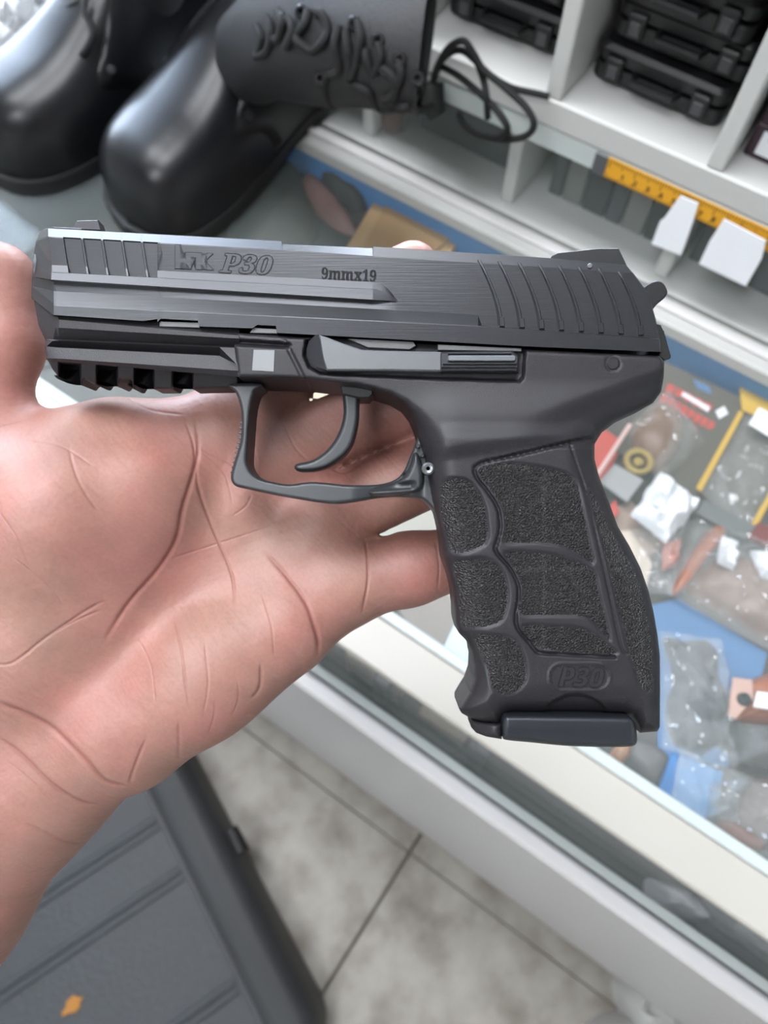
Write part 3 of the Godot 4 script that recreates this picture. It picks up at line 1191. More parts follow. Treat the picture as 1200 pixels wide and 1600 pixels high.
func make_frame(t: Node3D) -> void:
	var out := vecs([366, 541, 371, 520, 470, 527, 560, 531, 700, 540, 841, 547, 1031, 556, 1038, 566, 1037, 590, 1033, 612, 1020, 630, 990, 647, 960, 661, 940, 676, 929, 694,
		929, 717, 936, 745, 951, 783, 965, 822, 983, 852, 1001, 888, 1013, 922, 1021, 955, 1027, 990, 1031, 1023, 1031.5, 1080, 1031, 1136, 1027, 1143, 1000, 1145, 995, 1130, 989, 1119, 975, 1113, 880, 1111.5, 800, 1111, 788, 1115,
		779, 1131, 757, 1128, 735, 1122, 721, 1114, 717, 1107, 722, 1098, 733, 1080, 740, 1058, 741, 1037, 737, 1015, 729, 1001, 717, 989, 712, 973, 710, 947, 707, 920, 700, 895, 692, 871, 688, 836, 682, 810, 675, 785,
		669, 752, 663, 718, 655, 692, 648, 668, 641, 648, 630, 630, 611, 616, 585, 607, 560, 601, 520, 597, 480, 592, 430, 590, 372, 589])
	var seam := smooth_open(vecs([945, 683, 927, 685, 890, 691, 832, 705, 780, 717, 752, 724, 742, 733, 746, 748, 762, 768, 778, 794, 782, 822, 778, 843, 774, 857, 780, 869, 796, 887, 808, 910, 811, 930, 806, 960, 809, 982, 826, 1003, 838, 1017, 852, 1021, 960, 1027]), 4)
	var back := smooth_open(vecs([890, 691, 899, 720, 916, 770, 930, 829, 943, 885, 955, 940, 970, 1010, 980, 1022]), 3)
	var zones := []
	for a in [[750, 735, 762, 727, 797, 725, 850, 731, 896, 747, 910, 795, 921, 850, 925, 880, 885, 855, 840, 847, 789, 847, 791, 825, 786, 795, 771, 770, 754, 750],
		[791, 864, 836, 864, 885, 872, 926, 892, 936, 930, 952, 1000, 920, 966, 870, 961, 812, 959, 819, 930, 813, 905, 802, 886],
		[818, 979, 870, 980, 915, 984, 950, 1008, 956, 1022, 842, 1012],
		[689, 765, 697, 752, 712, 748, 734, 754, 753, 780, 761, 815, 757, 850, 710, 864, 698, 838, 690, 800],
		[709, 881, 730, 875, 760, 873, 783, 890, 793, 920, 791, 950, 777, 974, 727, 980, 719, 960, 716, 915],
		[742, 996, 770, 993, 800, 998, 816, 1020, 822, 1055, 812, 1076, 793, 1085, 772, 1078, 760, 1040],
		[921, 772, 932, 782, 958, 835, 992, 895, 1008, 950, 1017, 1010, 1019, 1074, 1004, 1077, 987, 1030, 966, 950, 944, 855]]:
		zones.push_back(smooth_closed(vecs(a), 3))
	var lever := vecs([478, 531, 530, 524, 822, 540, 818, 590, 812, 597, 650, 592, 500, 585, 482, 575, 474, 556])
	var oval := PackedVector2Array()
	for q in rrect(906, 1058, 96, 42, 20, 6):
		oval.push_back(q)
	var groove := vecs([368, 530, 456, 536, 450, 545, 366, 540])
	var rough := noise(0.5, 2, 3)
	var hp := func(x: float, y: float, d: float) -> float:
		var q := Vector2(x, y)
		var grip := sstep(600, 680, y)
		var z := lerpf(-0.7, 1.6, sstep(590, 660, y) * sstep(600, 720, x))
		# the upper body bulges over the grip panels; below the seam the surface sits lower
		z -= edge(d, lerpf(7, 46, grip)) * lerpf(1.0, 8.5, grip)
		if y < 700 and x > 640:
			# undercut of the beavertail: below this line the side falls away to the web
			var s := y - (574 + (1033 - x) * 0.33)
			if s > 0:
				z -= sstep(0, 46, s) * 3.6 * sstep(800, 930, x) * (1.0 - 0.7 * sstep(640, 700, y))
				z -= edge(d, 60) * 3.0 * sstep(820, 930, x) * (1.0 - sstep(660, 700, y)) * sstep(0, 30, s)
		if y < 615:
			var li := inside(q, lever)
			z -= sstep(-1, 2.5, li) * 2.6
			z -= sstep(-1, 3, inside(q, groove)) * 2.0
			if x > 440 and x < 480 and y > 533:
				z += 0.5 * (1 - sstep(2, 5, absf((x - 446) - (y - 535) * 0.5)))
		if y > 640:
			var sd := line_dist(q, seam)
			z -= 1.3 * (1 - sstep(0.8, 3.4, sd))
			var bd := line_dist(q, back)
			z -= 0.6 * (1 - sstep(0.6, 3.0, bd))
			# bulge above the grip seam
			if x < 930:
				var rise := lerpf(722.0, 690.0, clampf((x - 690) / 220.0, 0, 1))
				z += 1.5 * (1 - sstep(rise - 26, rise + 2, y)) * sstep(655, 690, y) * sstep(655, 700, x)
			for zz in zones:
				var zi := inside(q, zz) if absf(zz[0].x - x) < 200 and absf(zz[0].y - y) < 330 else -9.0
				if zi > -6:
					z -= 0.55 * sstep(-5, 1.5, zi)
					if zi > 0:
						z += 0.3 * rough.get_noise_2d(x, y) * sstep(0, 5, zi)
			# finger grooves along the front strap
			if x < 800 and y > 735:
				for c in [[807, 62], [925, 58], [1040, 48]]:
					var u: float = (y - c[0]) / c[1]
					if absf(u) < 1:
						z -= 1.3 * (1 - u * u) * (1 - sstep(700, 775, x))
			if x > 840 and y > 1020 and y < 1095:
				var oi := inside(q, oval)
				z += 0.3 * (1 - sstep(1.0, 2.6, absf(oi))) - 0.12 * sstep(1, 3, oi)
			var hd := Vector2(x - 900, y - 1144).length()
			if hd < 62 and y > 1080:
				z -= 1.7 * sstep(0, 3.0, 60.5 - hd)
		# ring round the frame pin
		if y < 590 and x > 930:
			var pr := q.distance_to(Vector2(958, 568))
			z -= 0.3 * (1 - sstep(0.8, 2.2, absf(pr - 11)))
		return z
	var zone := func(x: float, y: float) -> int:
		if y < 720:
			return 0
		for i in zones.size():
			if Geometry2D.is_point_in_polygon(Vector2(x, y), zones[i]):
				return i + 1
		return 0
	var ms := relief(out, [], 2.3, hp, -14.3, zone, 8)
	var fr := obj("frame", ms[0], M.polymer, t)
	for i in 7:
		var o := obj("stippled_panel", ms[i + 1], M.grit, fr)
		o.set_meta("label", "gritty stippled grip panel")
	# trigger guard
	var guard := smooth_closed(vecs([358, 600, 368, 613, 373, 626, 377, 645, 377, 682, 372, 703, 365, 725, 361, 742, 362, 752, 369, 760, 385, 764, 407, 769, 453, 778, 515, 787, 552, 784, 590, 778, 625, 776, 657, 779, 672, 790, 690, 808, 700, 760, 690, 700, 660, 660, 656, 672, 650, 690, 641, 712, 632, 734, 618, 749, 592, 757, 546, 758, 515, 755, 484, 753, 453, 757, 425, 753, 404, 747, 392, 737, 386, 722, 387, 700, 389, 672, 391, 645, 394, 626, 399, 611, 408, 600]), 3)
	var gh := func(x: float, y: float, d: float) -> float:
		var z := -7.0 - edge(d, 5.0) * 1.2
		z -= 2.2 * sstep(548, 600, x) * sstep(735, 745, y) * (1 - sstep(640, 665, x))
		return z
	obj("trigger_guard", relief(guard, [], 1.9, gh, -14.3)[0], M.guard, t)
	var ser := MB.new()
	for i in 11:
		var u := i / 10.0
		var c := Vector2(lerpf(377, 363, pow(u, 1.3)), lerpf(660, 738, u))
		var pl := plate(PackedVector2Array([c + Vector2(3, -3), c + Vector2(-3.2, -0.6), c + Vector2(-3.0, 1.4), c + Vector2(3, 3)]), -8.6, -20, 0.5)
		var base := ser.v.size()
		ser.v.append_array(pl.v)
		for q in pl.t:
			ser.t.push_back(base + q)
	obj("guard_serration", ser, M.guard, t)


func make_controls(t: Node3D) -> void:
	# trigger
	var tr := smooth_closed(vecs([535, 606, 548, 604, 561, 608, 561, 630, 559, 664, 547, 702, 521, 725, 497, 735, 470, 737, 461, 733, 463, 725, 488, 719, 512, 702, 529, 676, 537, 645]), 3)
	var th := func(_x: float, _y: float, d: float) -> float: return -9.5 - edge(d, 6.0) * 2.2
	obj("trigger", relief(tr, [], 1.8, th, -14.3)[0], M.guard, t)
	obj("trigger_pivot", plate(vecs([530, 598, 582, 600, 583, 616, 576, 622, 560, 622, 534, 616]), -8, -20.6, 2), M.black_metal, t)
	# slide release lever with its ribbed thumb pad
	var body := vecs([498, 522.5, 512, 527, 538, 537, 565, 546, 600, 547.5, 690, 549.5, 690, 580, 600, 578.5, 510, 578.5, 504, 560])
	var lv := obj("slide_release", plate(body, 1.3, -3, 2.2), M.lever, t, 24)
	var tip := MB.new()
	tip.grid([[g(498, 522.5, 0.9), g(492, 524, 0), g(483, 533, -1.2), g(479, 545, -1.6), g(479, 556, -1.7), g(484, 568, -1.4), g(493, 574, -0.8), g(510, 578.5, 0.6)],
		[g(499, 523.5, 1.0), g(499.5, 525, 1.0), g(500.5, 534, 1.05), g(502, 545, 1.1), g(504, 556, 1.1), g(506.5, 567, 1.1), g(508.5, 573, 1.1), g(511, 578, 1.0)]])
	tip.grid([[g(492, 524, -4), g(483, 533, -4), g(479, 545, -4), g(479, 556, -4), g(484, 568, -4), g(493, 574, -4)], [g(492, 524, 0), g(483, 533, -1.2), g(479, 545, -1.6), g(479, 556, -1.7), g(484, 568, -1.4), g(493, 574, -0.8)]])
	obj("lever_tip", tip, M.metal_dark, lv)
	obj("thumb_pad", plate(vecs([686, 549, 800, 547, 812, 556, 811, 581, 686, 580]), 0.6, -3, 3.5), M.metal_dark, lv, 24)
	for q in [[700, 806, 559.5, 4.2, 1], [692, 808, 567.5, 1.6, 0], [690, 809, 572.8, 1.4, 0], [689, 808, 578, 1.3, 0], [700, 800, 552, 1.2, 0]]:
		var rp := PackedVector2Array()
		for e in rrect((q[0] + q[1]) / 2.0, q[2], q[1] - q[0], q[3] * 2, q[3] * 0.8, 3):
			rp.push_back(e)
		obj("ridge", plate(rp, 2.2 if q[4] else 1.5, 0, 1.0), M.metal_light if q[4] else M.metal_dark, lv)
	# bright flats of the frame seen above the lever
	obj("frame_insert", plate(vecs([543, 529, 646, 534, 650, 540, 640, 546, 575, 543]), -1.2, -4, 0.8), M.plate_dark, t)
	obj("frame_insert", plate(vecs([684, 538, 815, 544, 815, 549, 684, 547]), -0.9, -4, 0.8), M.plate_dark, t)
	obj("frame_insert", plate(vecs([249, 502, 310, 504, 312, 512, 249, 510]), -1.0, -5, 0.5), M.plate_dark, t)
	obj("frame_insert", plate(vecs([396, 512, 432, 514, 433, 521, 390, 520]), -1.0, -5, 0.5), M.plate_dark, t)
	obj("serial_plate", plate(vecs([396, 546, 429.5, 547, 428, 581, 393.5, 579]), -0.45, -1.4, 0.6), M.plate, t).set_meta("label", "small blank grey metal plate set in the frame")
	obj("frame_pin", plate(rpoly(958, 568, 9.5, 20), -0.55, -2, 1.2), M.polymer, t)
	# hammer and back plate
	obj("hammer", plate(smooth_closed(vecs([1004, 452, 1013, 443, 1026, 438, 1037, 442, 1043.5, 455, 1039, 465, 1024, 478, 1016, 490, 1008, 470]), 3), -10.5, -17.5, 2), M.black_metal, t, 30)
	var bk := [1026, 506, 1033, 507.5]
	for i in 6:
		bk.append_array([1034.5 + i * 2.1, 515 + i * 7.5, 1038.5 + i * 2.1, 517.5 + i * 7.5])
	bk.append_array([1047.5, 560, 1038, 563, 1030, 556])
	obj("decocker", plate(vecs(bk), -7, -21, 1), M.black_metal, t, 24)
	# magazine catch and pins
	var mc := smooth_closed(vecs([576, 766, 590, 759.5, 615, 754, 632, 742, 641, 722, 646, 708, 653, 708, 659, 722, 663, 745, 659, 764, 640, 771, 600, 775, 580, 774]), 3)
	var mh := func(x: float, y: float, d: float) -> float: return -4.0 - edge(d, 9.0) * 3.5 - 1.8 * (1 - sstep(2, 9, absf(y - (762 - (x - 580) * 0.05)))) * (1 - sstep(640, 655, x))
	obj("magazine_catch", relief(mc, [], 1.8, mh, -14.3)[0], M.guard, t)
	var pin := MB.new()
	pin.lathe([[0.0006, -0.008], [0.0006, 0.0], [0.0013, 0.0002], [0.0018, -0.0002], [0.0019, -0.008]], g(669, 732, -1.5), Basis(Vector3.RIGHT, Vector3(0, 0, 1), Vector3(0, -1, 0)), 16)
	obj("roll_pin", pin, M.metal_light, t)
	for q in [[653, 697, 3.6, -5], [660, 712, 3.0, -4]]:
		obj("pin", plate(rpoly(q[0], q[1], q[2], 10), q[3], -20, 1), M.metal_dark, t)
	var pin2 := MB.new()
	pin2.lathe([[0.0005, -0.006], [0.0005, -0.0004], [0.0011, 0.0], [0.0015, -0.0003], [0.0016, -0.006]], g(1013.5, 1105, -1.6), Basis(Vector3.RIGHT, Vector3(0, 0, 1), Vector3(0, -1, 0)), 14)
	obj("roll_pin", pin2, M.metal_dark, t)
	# magazine foot
	var mf := smooth_closed(vecs([788, 1118, 800, 1116.5, 850, 1117, 930, 1118, 976, 1119, 988, 1123, 993.5, 1136, 995.5, 1156, 991, 1165, 975, 1167, 930, 1167, 880, 1165, 830, 1160, 790, 1156, 786, 1150, 785, 1128]), 3)
	var fh := func(_x: float, y: float, d: float) -> float: return 0.6 - edge(d, 10) * 2.6 - 1.0 * sstep(1135, 1165, y)
	obj("magazine_foot", relief(mf, [], 2.2, fh, -14.3)[0], M.foot, t)
	var ml := vecs([735, 1121, 760, 1128, 784, 1131, 784, 1155, 760, 1151, 744, 1145, 736, 1136])
	var lh := func(x: float, _y: float, d: float) -> float: return -2.6 - edge(d, 9) * 2.5 - 5 * (1 - sstep(735, 775, x))
	obj("magazine_lip", relief(ml, [], 2.0, lh, -14.3)[0], M.polymer, t)
	for k in 2:
		obj("lettering_outline" if k == 0 else "lettering", letters("P30", 30, 873, 1072, 1.42 + k * 0.08, 0.2, 0.25, 0.03, "Droid Sans", true, 2.2 if k == 0 else 0.0, 1.0), M.polymer_dark if k == 0 else M.polymer, t)


# ---------------------------------------------------------------- hand
class Bones:
	# round cones joined by smooth minimum
	var a := PackedVector3Array()
	var ab := PackedVector3Array()
	var il := PackedFloat32Array()
	var ra := PackedFloat32Array()
	var dr := PackedFloat32Array()

	func add(p: Vector3, r0: float, q: Vector3, r1: float) -> void:
		a.push_back(p)
		ab.push_back(q - p)
		il.push_back(1.0 / maxf((q - p).length_squared(), 1e-9))
		ra.push_back(r0)
		dr.push_back(r1 - r0)

	func one(i: int, p: Vector3) -> float:
		var w := p - a[i]
		var u := clampf(w.dot(ab[i]) * il[i], 0.0, 1.0)
		return (w - ab[i] * u).length() - ra[i] - dr[i] * u

	func pick(p: Vector3, slack: float) -> PackedInt32Array:
		var ds := PackedFloat32Array()
		var best := 1e9
		for i in a.size():
			var d := one(i, p)
			ds.push_back(d)
			best = minf(best, d)
		var r := PackedInt32Array()
		for i in a.size():
			if ds[i] < best + slack:
				r.push_back(i)
		return r

	func dist(p: Vector3, ids: PackedInt32Array, k: float) -> float:
		var d := 1e9
		for i in ids:
			var w := p - a[i]
			var u := clampf(w.dot(ab[i]) * il[i], 0.0, 1.0)
			var e := (w - ab[i] * u).length() - ra[i] - dr[i] * u
			if d > 1e8:
				d = e
			else:
				var h := maxf(k - absf(d - e), 0.0) / k
				d = minf(d, e) - h * h * k * 0.25
		return d


func make_hand() -> void:
	var palm := Bones.new()
	var mm := func(x: float, y: float, z: float) -> Vector3: return g(x, y, z) * 1000.0
	var add := func(b: Bones, p: Array, q: Array) -> void:
		b.add(mm.call(p[0], p[1], p[2]), p[3], mm.call(q[0], q[1], q[2]), q[3])
	var chain := func(b: Bones, c: Array) -> void:
		for i in range(1, c.size()):
			add.call(b, c[i - 1], c[i])
	for c in PALM:
		chain.call(palm, c)
	var fingers := []
	for c in FINGERS:
		var b := Bones.new()
		chain.call(b, c)
		fingers.push_back(b)
	var cell := 1.7
	var lo := Vector3(-185, -215, -78)
	var n := Vector3i(160, 184, 56)
	var grid := PackedFloat32Array()
	grid.resize(n.x * n.y * n.z)
	grid.fill(99.0)
	var B := 8
	var half := B * cell * 0.87
	var active := []
	var sy := n.x
	var sz := n.x * n.y
	for bz in n.z / B:
		for by in n.y / B:
			for bx in n.x / B:
				var c := lo + (Vector3(bx, by, bz) * B + Vector3.ONE * B * 0.5) * cell
				var pid := palm.pick(c, 2 * half + 14)
				var d := palm.dist(c, pid, 11.0)
				var near := []
				for f in fingers:
					var fid: PackedInt32Array = f.pick(c, 2 * half + 5)
					var fd: float = f.dist(c, fid, 4.0)
					if fd < half + 14:
						near.push_back([f, fid])
					d = minf(d, minf(d, fd) - 2.0 if absf(d - fd) < 7 else fd)
				if absf(d) > half + 3:
					continue
				active.push_back(Vector3i(bx, by, bz) * B)
				for k in mini(B + 1, n.z - bz * B):
					for j in mini(B + 1, n.y - by * B):
						var at := bx * B + (by * B + j) * sy + (bz * B + k) * sz
						for i in mini(B + 1, n.x - bx * B):
							if grid[at + i] < 90.0:
								continue
							var p := lo + Vector3(bx * B + i, by * B + j, bz * B + k) * cell
							var pd := palm.dist(p, pid, 11.0)
							var v := pd
							for f in near:
								var fd: float = f[0].dist(p, f[1], 4.0)
								var h := maxf(8.0 - absf(fd - pd), 0.0) / 8.0
								var fv := minf(pd, fd) - h * h * 2.0
								# neighbouring fingers touch with a soft fold
								var hh := maxf(1.6 - absf(v - fv), 0.0) / 1.6
								v = minf(v, fv) - (hh * hh * 0.4 if fv < pd and v < pd else 0.0)
							grid[at + i] = v
	# surface nets
	var vid := {}
	var verts := PackedVector3Array()
	var norms := PackedVector3Array()
	var corner := [0, 1, sy, sy + 1, sz, sz + 1, sy + sz, sy + sz + 1]
	var off := [Vector3(0, 0, 0), Vector3(1, 0, 0), Vector3(0, 1, 0), Vector3(1, 1, 0), Vector3(0, 0, 1), Vector3(1, 0, 1), Vector3(0, 1, 1), Vector3(1, 1, 1)]
	var pairs := [[0, 1], [2, 3], [4, 5], [6, 7], [0, 2], [1, 3], [4, 6], [5, 7], [0, 4], [1, 5], [2, 6], [3, 7]]
	for b in active:
		for k in B:
			for j in B:
				for i in B:
					var q := Vector3i(b.x + i, b.y + j, b.z + k)
					if q.x >= n.x - 1 or q.y >= n.y - 1 or q.z >= n.z - 1:
						continue
					var at := q.x + q.y * sy + q.z * sz
					var neg := 0
					for c in corner:
						if grid[at + c] < 0:
							neg += 1
					if neg == 0 or neg == 8:
						continue
					var s := Vector3.ZERO
					var cnt := 0
					for e in pairs:
						var d0: float = grid[at + corner[e[0]]]
						var d1: float = grid[at + corner[e[1]]]
						if (d0 < 0) != (d1 < 0):
							s += off[e[0]].lerp(off[e[1]], d0 / (d0 - d1))
							cnt += 1
					s /= cnt
					vid[at] = verts.size()
					verts.push_back((lo + (Vector3(q) + s) * cell) * 0.001)
	var ix := PackedInt32Array()
	for at in vid:
		# edges that start at the cell's low corner
		var d0 := grid[at]
		for ax in 3:
			var st: int = [1, sy, sz][ax]
			var u: int = [sy, sz, 1][ax]
			var w: int = [sz, 1, sy][ax]
			var d1 := grid[at + st]
			if (d0 < 0) == (d1 < 0) or d1 > 90.0:
				continue
			if not (vid.has(at - u) and vid.has(at - w) and vid.has(at - u - w)):
				continue
			var q := [vid[at], vid[at - u], vid[at - u - w], vid[at - w]]
			if d0 < 0:
				ix.append_array([q[0], q[2], q[1], q[0], q[3], q[2]])
			else:
				ix.append_array([q[0], q[1], q[2], q[0], q[2], q[3]])
	norms.resize(verts.size())
	for i in range(0, ix.size(), 3):
		var fnm := (verts[ix[i + 2]] - verts[ix[i]]).cross(verts[ix[i + 1]] - verts[ix[i]])
		for k in 3:
			norms[ix[i + k]] += fnm
	var uv := PackedVector2Array()
	for i in verts.size():
		norms[i] = norms[i].normalized()
		uv.push_back(hand_uv(verts[i]))
	var arr := []
	arr.resize(Mesh.ARRAY_MAX)
	arr[Mesh.ARRAY_VERTEX] = verts
	arr[Mesh.ARRAY_NORMAL] = norms
	arr[Mesh.ARRAY_TEX_UV] = uv
	arr[Mesh.ARRAY_INDEX] = ix
	var me := ArrayMesh.new()
	me.add_surface_from_arrays(Mesh.PRIMITIVE_TRIANGLES, arr)
	var o := obj("person", me, skin_material())
	o.transform = Transform3D(view, EYE - view.z * D)
	tag(o, "open left hand and wrist holding the pistol, palm up", "person")


# the palm laid flat: 0.26 m square
func hand_uv(p: Vector3) -> Vector2:
	return Vector2((p.x + 0.155) / 0.26, (0.09 - p.y) / 0.26)


const PALM := [
	# wrist and forearm
	[[150, 1130, -36, 25], [40, 1215, -38, 27], [-110, 1400, -42, 31], [-420, 1780, -50, 36]],
	[[60, 1020, -30, 24], [-60, 1150, -36, 27], [-230, 1330, -42, 30]],
	# metacarpals
	[[110, 1000, -38, 18], [360, 672, -41, 13]],
	[[150, 1040, -38, 18], [425, 735, -43, 13.5]],
	[[190, 1080, -38, 18], [500, 828, -43, 13]],
	[[210, 1110, -35, 18], [522, 925, -41, 12.5]],
	# heel of the hand on the little finger's side
	[[205, 1130, -30, 19], [315, 1058, -29, 18], [440, 985, -34, 15]],
	# ball of the thumb
	[[50, 1000, -28, 24], [85, 815, -22, 25], [-5, 715, -24, 17]],
	[[160, 930, -30, 20], [215, 770, -29, 18.5], [120, 745, -27, 16]],
	# web between thumb and index
	[[10, 740, -28, 13], [105, 715, -30, 11.5], [180, 688, -33, 11], [330, 672, -39, 12]],
]
const FINGERS := [
	[[-30, 700, -24, 15], [-20, 610, -25, 12.5], [3, 540, -26, 12.5], [-2, 438, -26, 12]],
	[[360, 672, -42, 12], [490, 545, -45, 10.5], [580, 450, -47, 9.5], [645, 418, -46, 9]],
	[[430, 713, -44, 12.5], [620, 632, -46, 12.2], [770, 562, -48, 10], [860, 515, -46, 9]],
	[[500, 812, -44, 13], [700, 722, -46, 12.6], [850, 650, -48, 10], [930, 620, -46, 9]],
	[[522, 920, -41, 13], [640, 889, -43, 12.2], [745, 866, -45, 10.5], [810, 845, -44, 8.5]],
]
const CREASES := [
	# width px, depth, then points
	[5.0, 0.9, 290, 640, 297, 690, 291, 750, 280, 796, 268, 843, 238, 894, 205, 936, 182, 973, 166, 1000],
	[3.5, 0.6, 273, 647, 290, 690, 299, 754, 317, 824, 340, 880, 352, 915, 360, 960],
	[5.5, 1.0, 401, 866, 434, 899, 471, 945, 487, 987, 492, 1012, 490, 1036],
	[3.0, 0.35, 264, 969, 285, 1011, 296, 1057, 303, 1104],
	[7.0, 1.0, 0, 1077, 50, 1103, 100, 1140, 143, 1180, 167, 1217, 197, 1232],
	[5.0, 0.8, 0, 1137, 43, 1173, 93, 1227, 123, 1257, 148, 1272],
	[4.0, 0.5, 47, 1280, 70, 1303, 90, 1333, 97, 1353],
	[3.5, 0.5, 0, 1020, 37, 1026, 60, 1015, 93, 987, 154, 945, 173, 936],
	[3.0, 0.4, 93, 987, 130, 965, 165, 950],
	[4.0, 0.6, 405, 1040, 403, 1075, 390, 1095],
	[4.0, 0.5, 232, 1150, 210, 1200, 200, 1225],
	[4.0, 0.4, 285, 1120, 280, 1160, 272, 1190],
	[3.5, 0.7, 567, 846, 572, 880, 572, 920, 562, 970],
	[3.0, 0.4, 687, 850, 692, 890, 690, 930],
	[2.5, 0.3, 290, 690, 340, 720, 365, 735],
	[2.5, 0.3, 350, 805, 370, 790, 380, 770],
	[3.0, 0.35, 170, 607, 215, 632, 270, 640],
	[3.0, 0.3, 120, 700, 150, 760, 175, 800],
	[2.5, 0.3, 0, 672, 20, 665, 40, 655],
	[2.5, 0.3, 385, 700, 392, 730, 388, 760],
	[3.0, 0.3, 430, 650, 450, 690, 470, 712],
	[3.0, 0.4, 500, 720, 530, 732, 560, 716],
	[2.5, 0.25, 240, 880, 330, 850, 420, 820],
	[2.5, 0.25, 320, 1000, 330, 1060, 322, 1110],
	[2.2, 0.3, 352, 605, 395, 640, 420, 690],
	[2.2, 0.25, 300, 700, 335, 735, 350, 790],
	[2.0, 0.25, 60, 860, 100, 900, 120, 940],
	[2.0, 0.2, 30, 780, 70, 830, 85, 880],
	[2.0, 0.25, 210, 1000, 240, 1040, 250, 1090],
	[2.0, 0.25, 340, 1090, 335, 1120, 325, 1145],
	[2.0, 0.25, 372, 1060, 372, 1090, 362, 1118],
	[2.0, 0.25, 20, 1180, 60, 1215, 85, 1250],
	[2.5, 0.3, 60, 690, 110, 700, 160, 730],
	[2.5, 0.25, 400, 930, 420, 980, 425, 1030],
]


func skin_material() -> StandardMaterial3D:
	var S := 1024
	var n1 := noise(0.006, 3, 31)
	var n2 := noise(0.02, 3, 32)
	var blot := n1.get_image(S, S, false, false, false)
	var fine := n2.get_image(S, S, false, false, false)
	var grain := noise(0.16, 2, 33).get_image(S, S, false, false, false)
	var cells := noise(0.12, 2, 34, FastNoiseLite.TYPE_CELLULAR).get_image(S, S, false, false, false)
	for im in [blot, fine, grain, cells]:
		im.convert(Image.FORMAT_L8)
	var db := blot.get_data()
	var df := fine.get_data()
	var dg := grain.get_data()
	var dc := cells.get_data()
	# crease depth, stamped along each line
	var cr := PackedFloat32Array()
	cr.resize(S * S)
	for c in CREASES:
		var pts := PackedVector2Array()
		for i in range(2, c.size(), 2):
			var w := hand_uv(g(c[i], c[i + 1], -14)) * S
			pts.push_back(w)
		pts = smooth_open(pts, 10)
		var wd: float = c[0] * 0.5
		var R := int(wd * 3) + 1
		for i in pts.size() - 1:
			var steps := maxi(1, int(pts[i].distance_to(pts[i + 1]) / 0.8))
			for s in steps:
				var e := pts[i].lerp(pts[i + 1], float(s) / steps)
				var fade: float = minf(1.0, minf(i + 1.0, pts.size() - 1.0 - i) / (pts.size() * 0.18))
				for y in range(int(e.y) - R, int(e.y) + R + 1):
					for x in range(int(e.x) - R, int(e.x) + R + 1):
						if x < 0 or y < 0 or x >= S or y >= S:
							continue
						var d2 := Vector2(x - e.x, y - e.y).length_squared()
						var h: float = c[1] * fade * exp(-d2 / (wd * wd))
						if h > cr[y * S + x]:
							cr[y * S + x] = h
	var ca := PackedByteArray()
	var ch := PackedByteArray()
	ca.resize(S * S * 3)
	ch.resize(S * S)
	var ln := noise(0.05, 2, 35)
	for i in S * S:
		var b := db[i] / 255.0
		var f := df[i] / 255.0
		var gr := dg[i] / 255.0
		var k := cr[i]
		var x := float(i % S)
		var y := float(i / S)
		# fine skin lines run along and across the palm
		var l1 := ln.get_noise_2d((x + y) * 0.22, (x - y) * 1.7)
		var l2 := ln.get_noise_2d((x * 0.4 + y) * 1.5 + 500, (x - 0.4 * y) * 0.2)
		var red := clampf(0.5 + (b - 0.5) * 1.5, 0, 1)
		var u: float = 1.0 + 0.045 * (f - 0.5) * 2 + 0.06 * (gr - 0.5) + 0.01 * l1
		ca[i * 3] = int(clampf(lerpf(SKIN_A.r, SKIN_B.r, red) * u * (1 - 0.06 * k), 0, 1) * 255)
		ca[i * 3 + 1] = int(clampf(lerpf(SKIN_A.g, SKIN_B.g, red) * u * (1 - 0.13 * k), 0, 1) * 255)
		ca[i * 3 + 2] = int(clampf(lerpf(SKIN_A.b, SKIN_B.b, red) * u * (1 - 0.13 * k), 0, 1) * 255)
		ch[i] = int(clampf(0.75 - 0.5 * k + 0.05 * (gr - 0.5) + 0.05 * (dc[i] / 255.0 - 0.5) + 0.1 * (f - 0.5) + 0.035 * l1 + 0.03 * l2, 0, 1) * 255)
	var m := mat(Color.WHITE, 0.52)
	m.albedo_texture = ImageTexture.create_from_image(Image.create_from_data(S, S, false, Image.FORMAT_RGB8, ca))
	m.heightmap_enabled = true
	m.heightmap_texture = ImageTexture.create_from_image(Image.create_from_data(S, S, false, Image.FORMAT_L8, ch))
	m.heightmap_scale = 0.12
	m.subsurf_scatter_enabled = true
	m.subsurf_scatter_strength = 0.12
	return m


const SKIN_A := Color(0.565, 0.425, 0.375)
const SKIN_B := Color(0.59, 0.4, 0.365)


# ---------------------------------------------------------------- boots
func curve(pts: Array, s: float) -> float:
	var c := 0
	while c < pts.size() - 2 and s > pts[c + 1][0]:
		c += 1
	var u := clampf((s - pts[c][0]) / (pts[c + 1][0] - pts[c][0]), 0, 1)
	var p0: float = pts[maxi(c - 1, 0)][1]
	var p3: float = pts[mini(c + 2, pts.size() - 1)][1]
	return cubic_interpolate(pts[c][1], pts[c + 1][1], p0, p3, u)


const BOOT_W := [[0.0, 0.0], [0.02, 0.018], [0.06, 0.029], [0.13, 0.035], [0.32, 0.037], [0.52, 0.051], [0.7, 0.061], [0.82, 0.0605], [0.9, 0.054], [0.955, 0.042], [0.985, 0.025], [1.0, 0.0]]
const BOOT_H := [[0.0, 0.05], [0.1, 0.1], [0.3, 0.118], [0.45, 0.108], [0.58, 0.089], [0.7, 0.075], [0.8, 0.069], [0.88, 0.064], [0.94, 0.055], [0.98, 0.036], [1.0, 0.004]]
const BOOT_L := 0.29


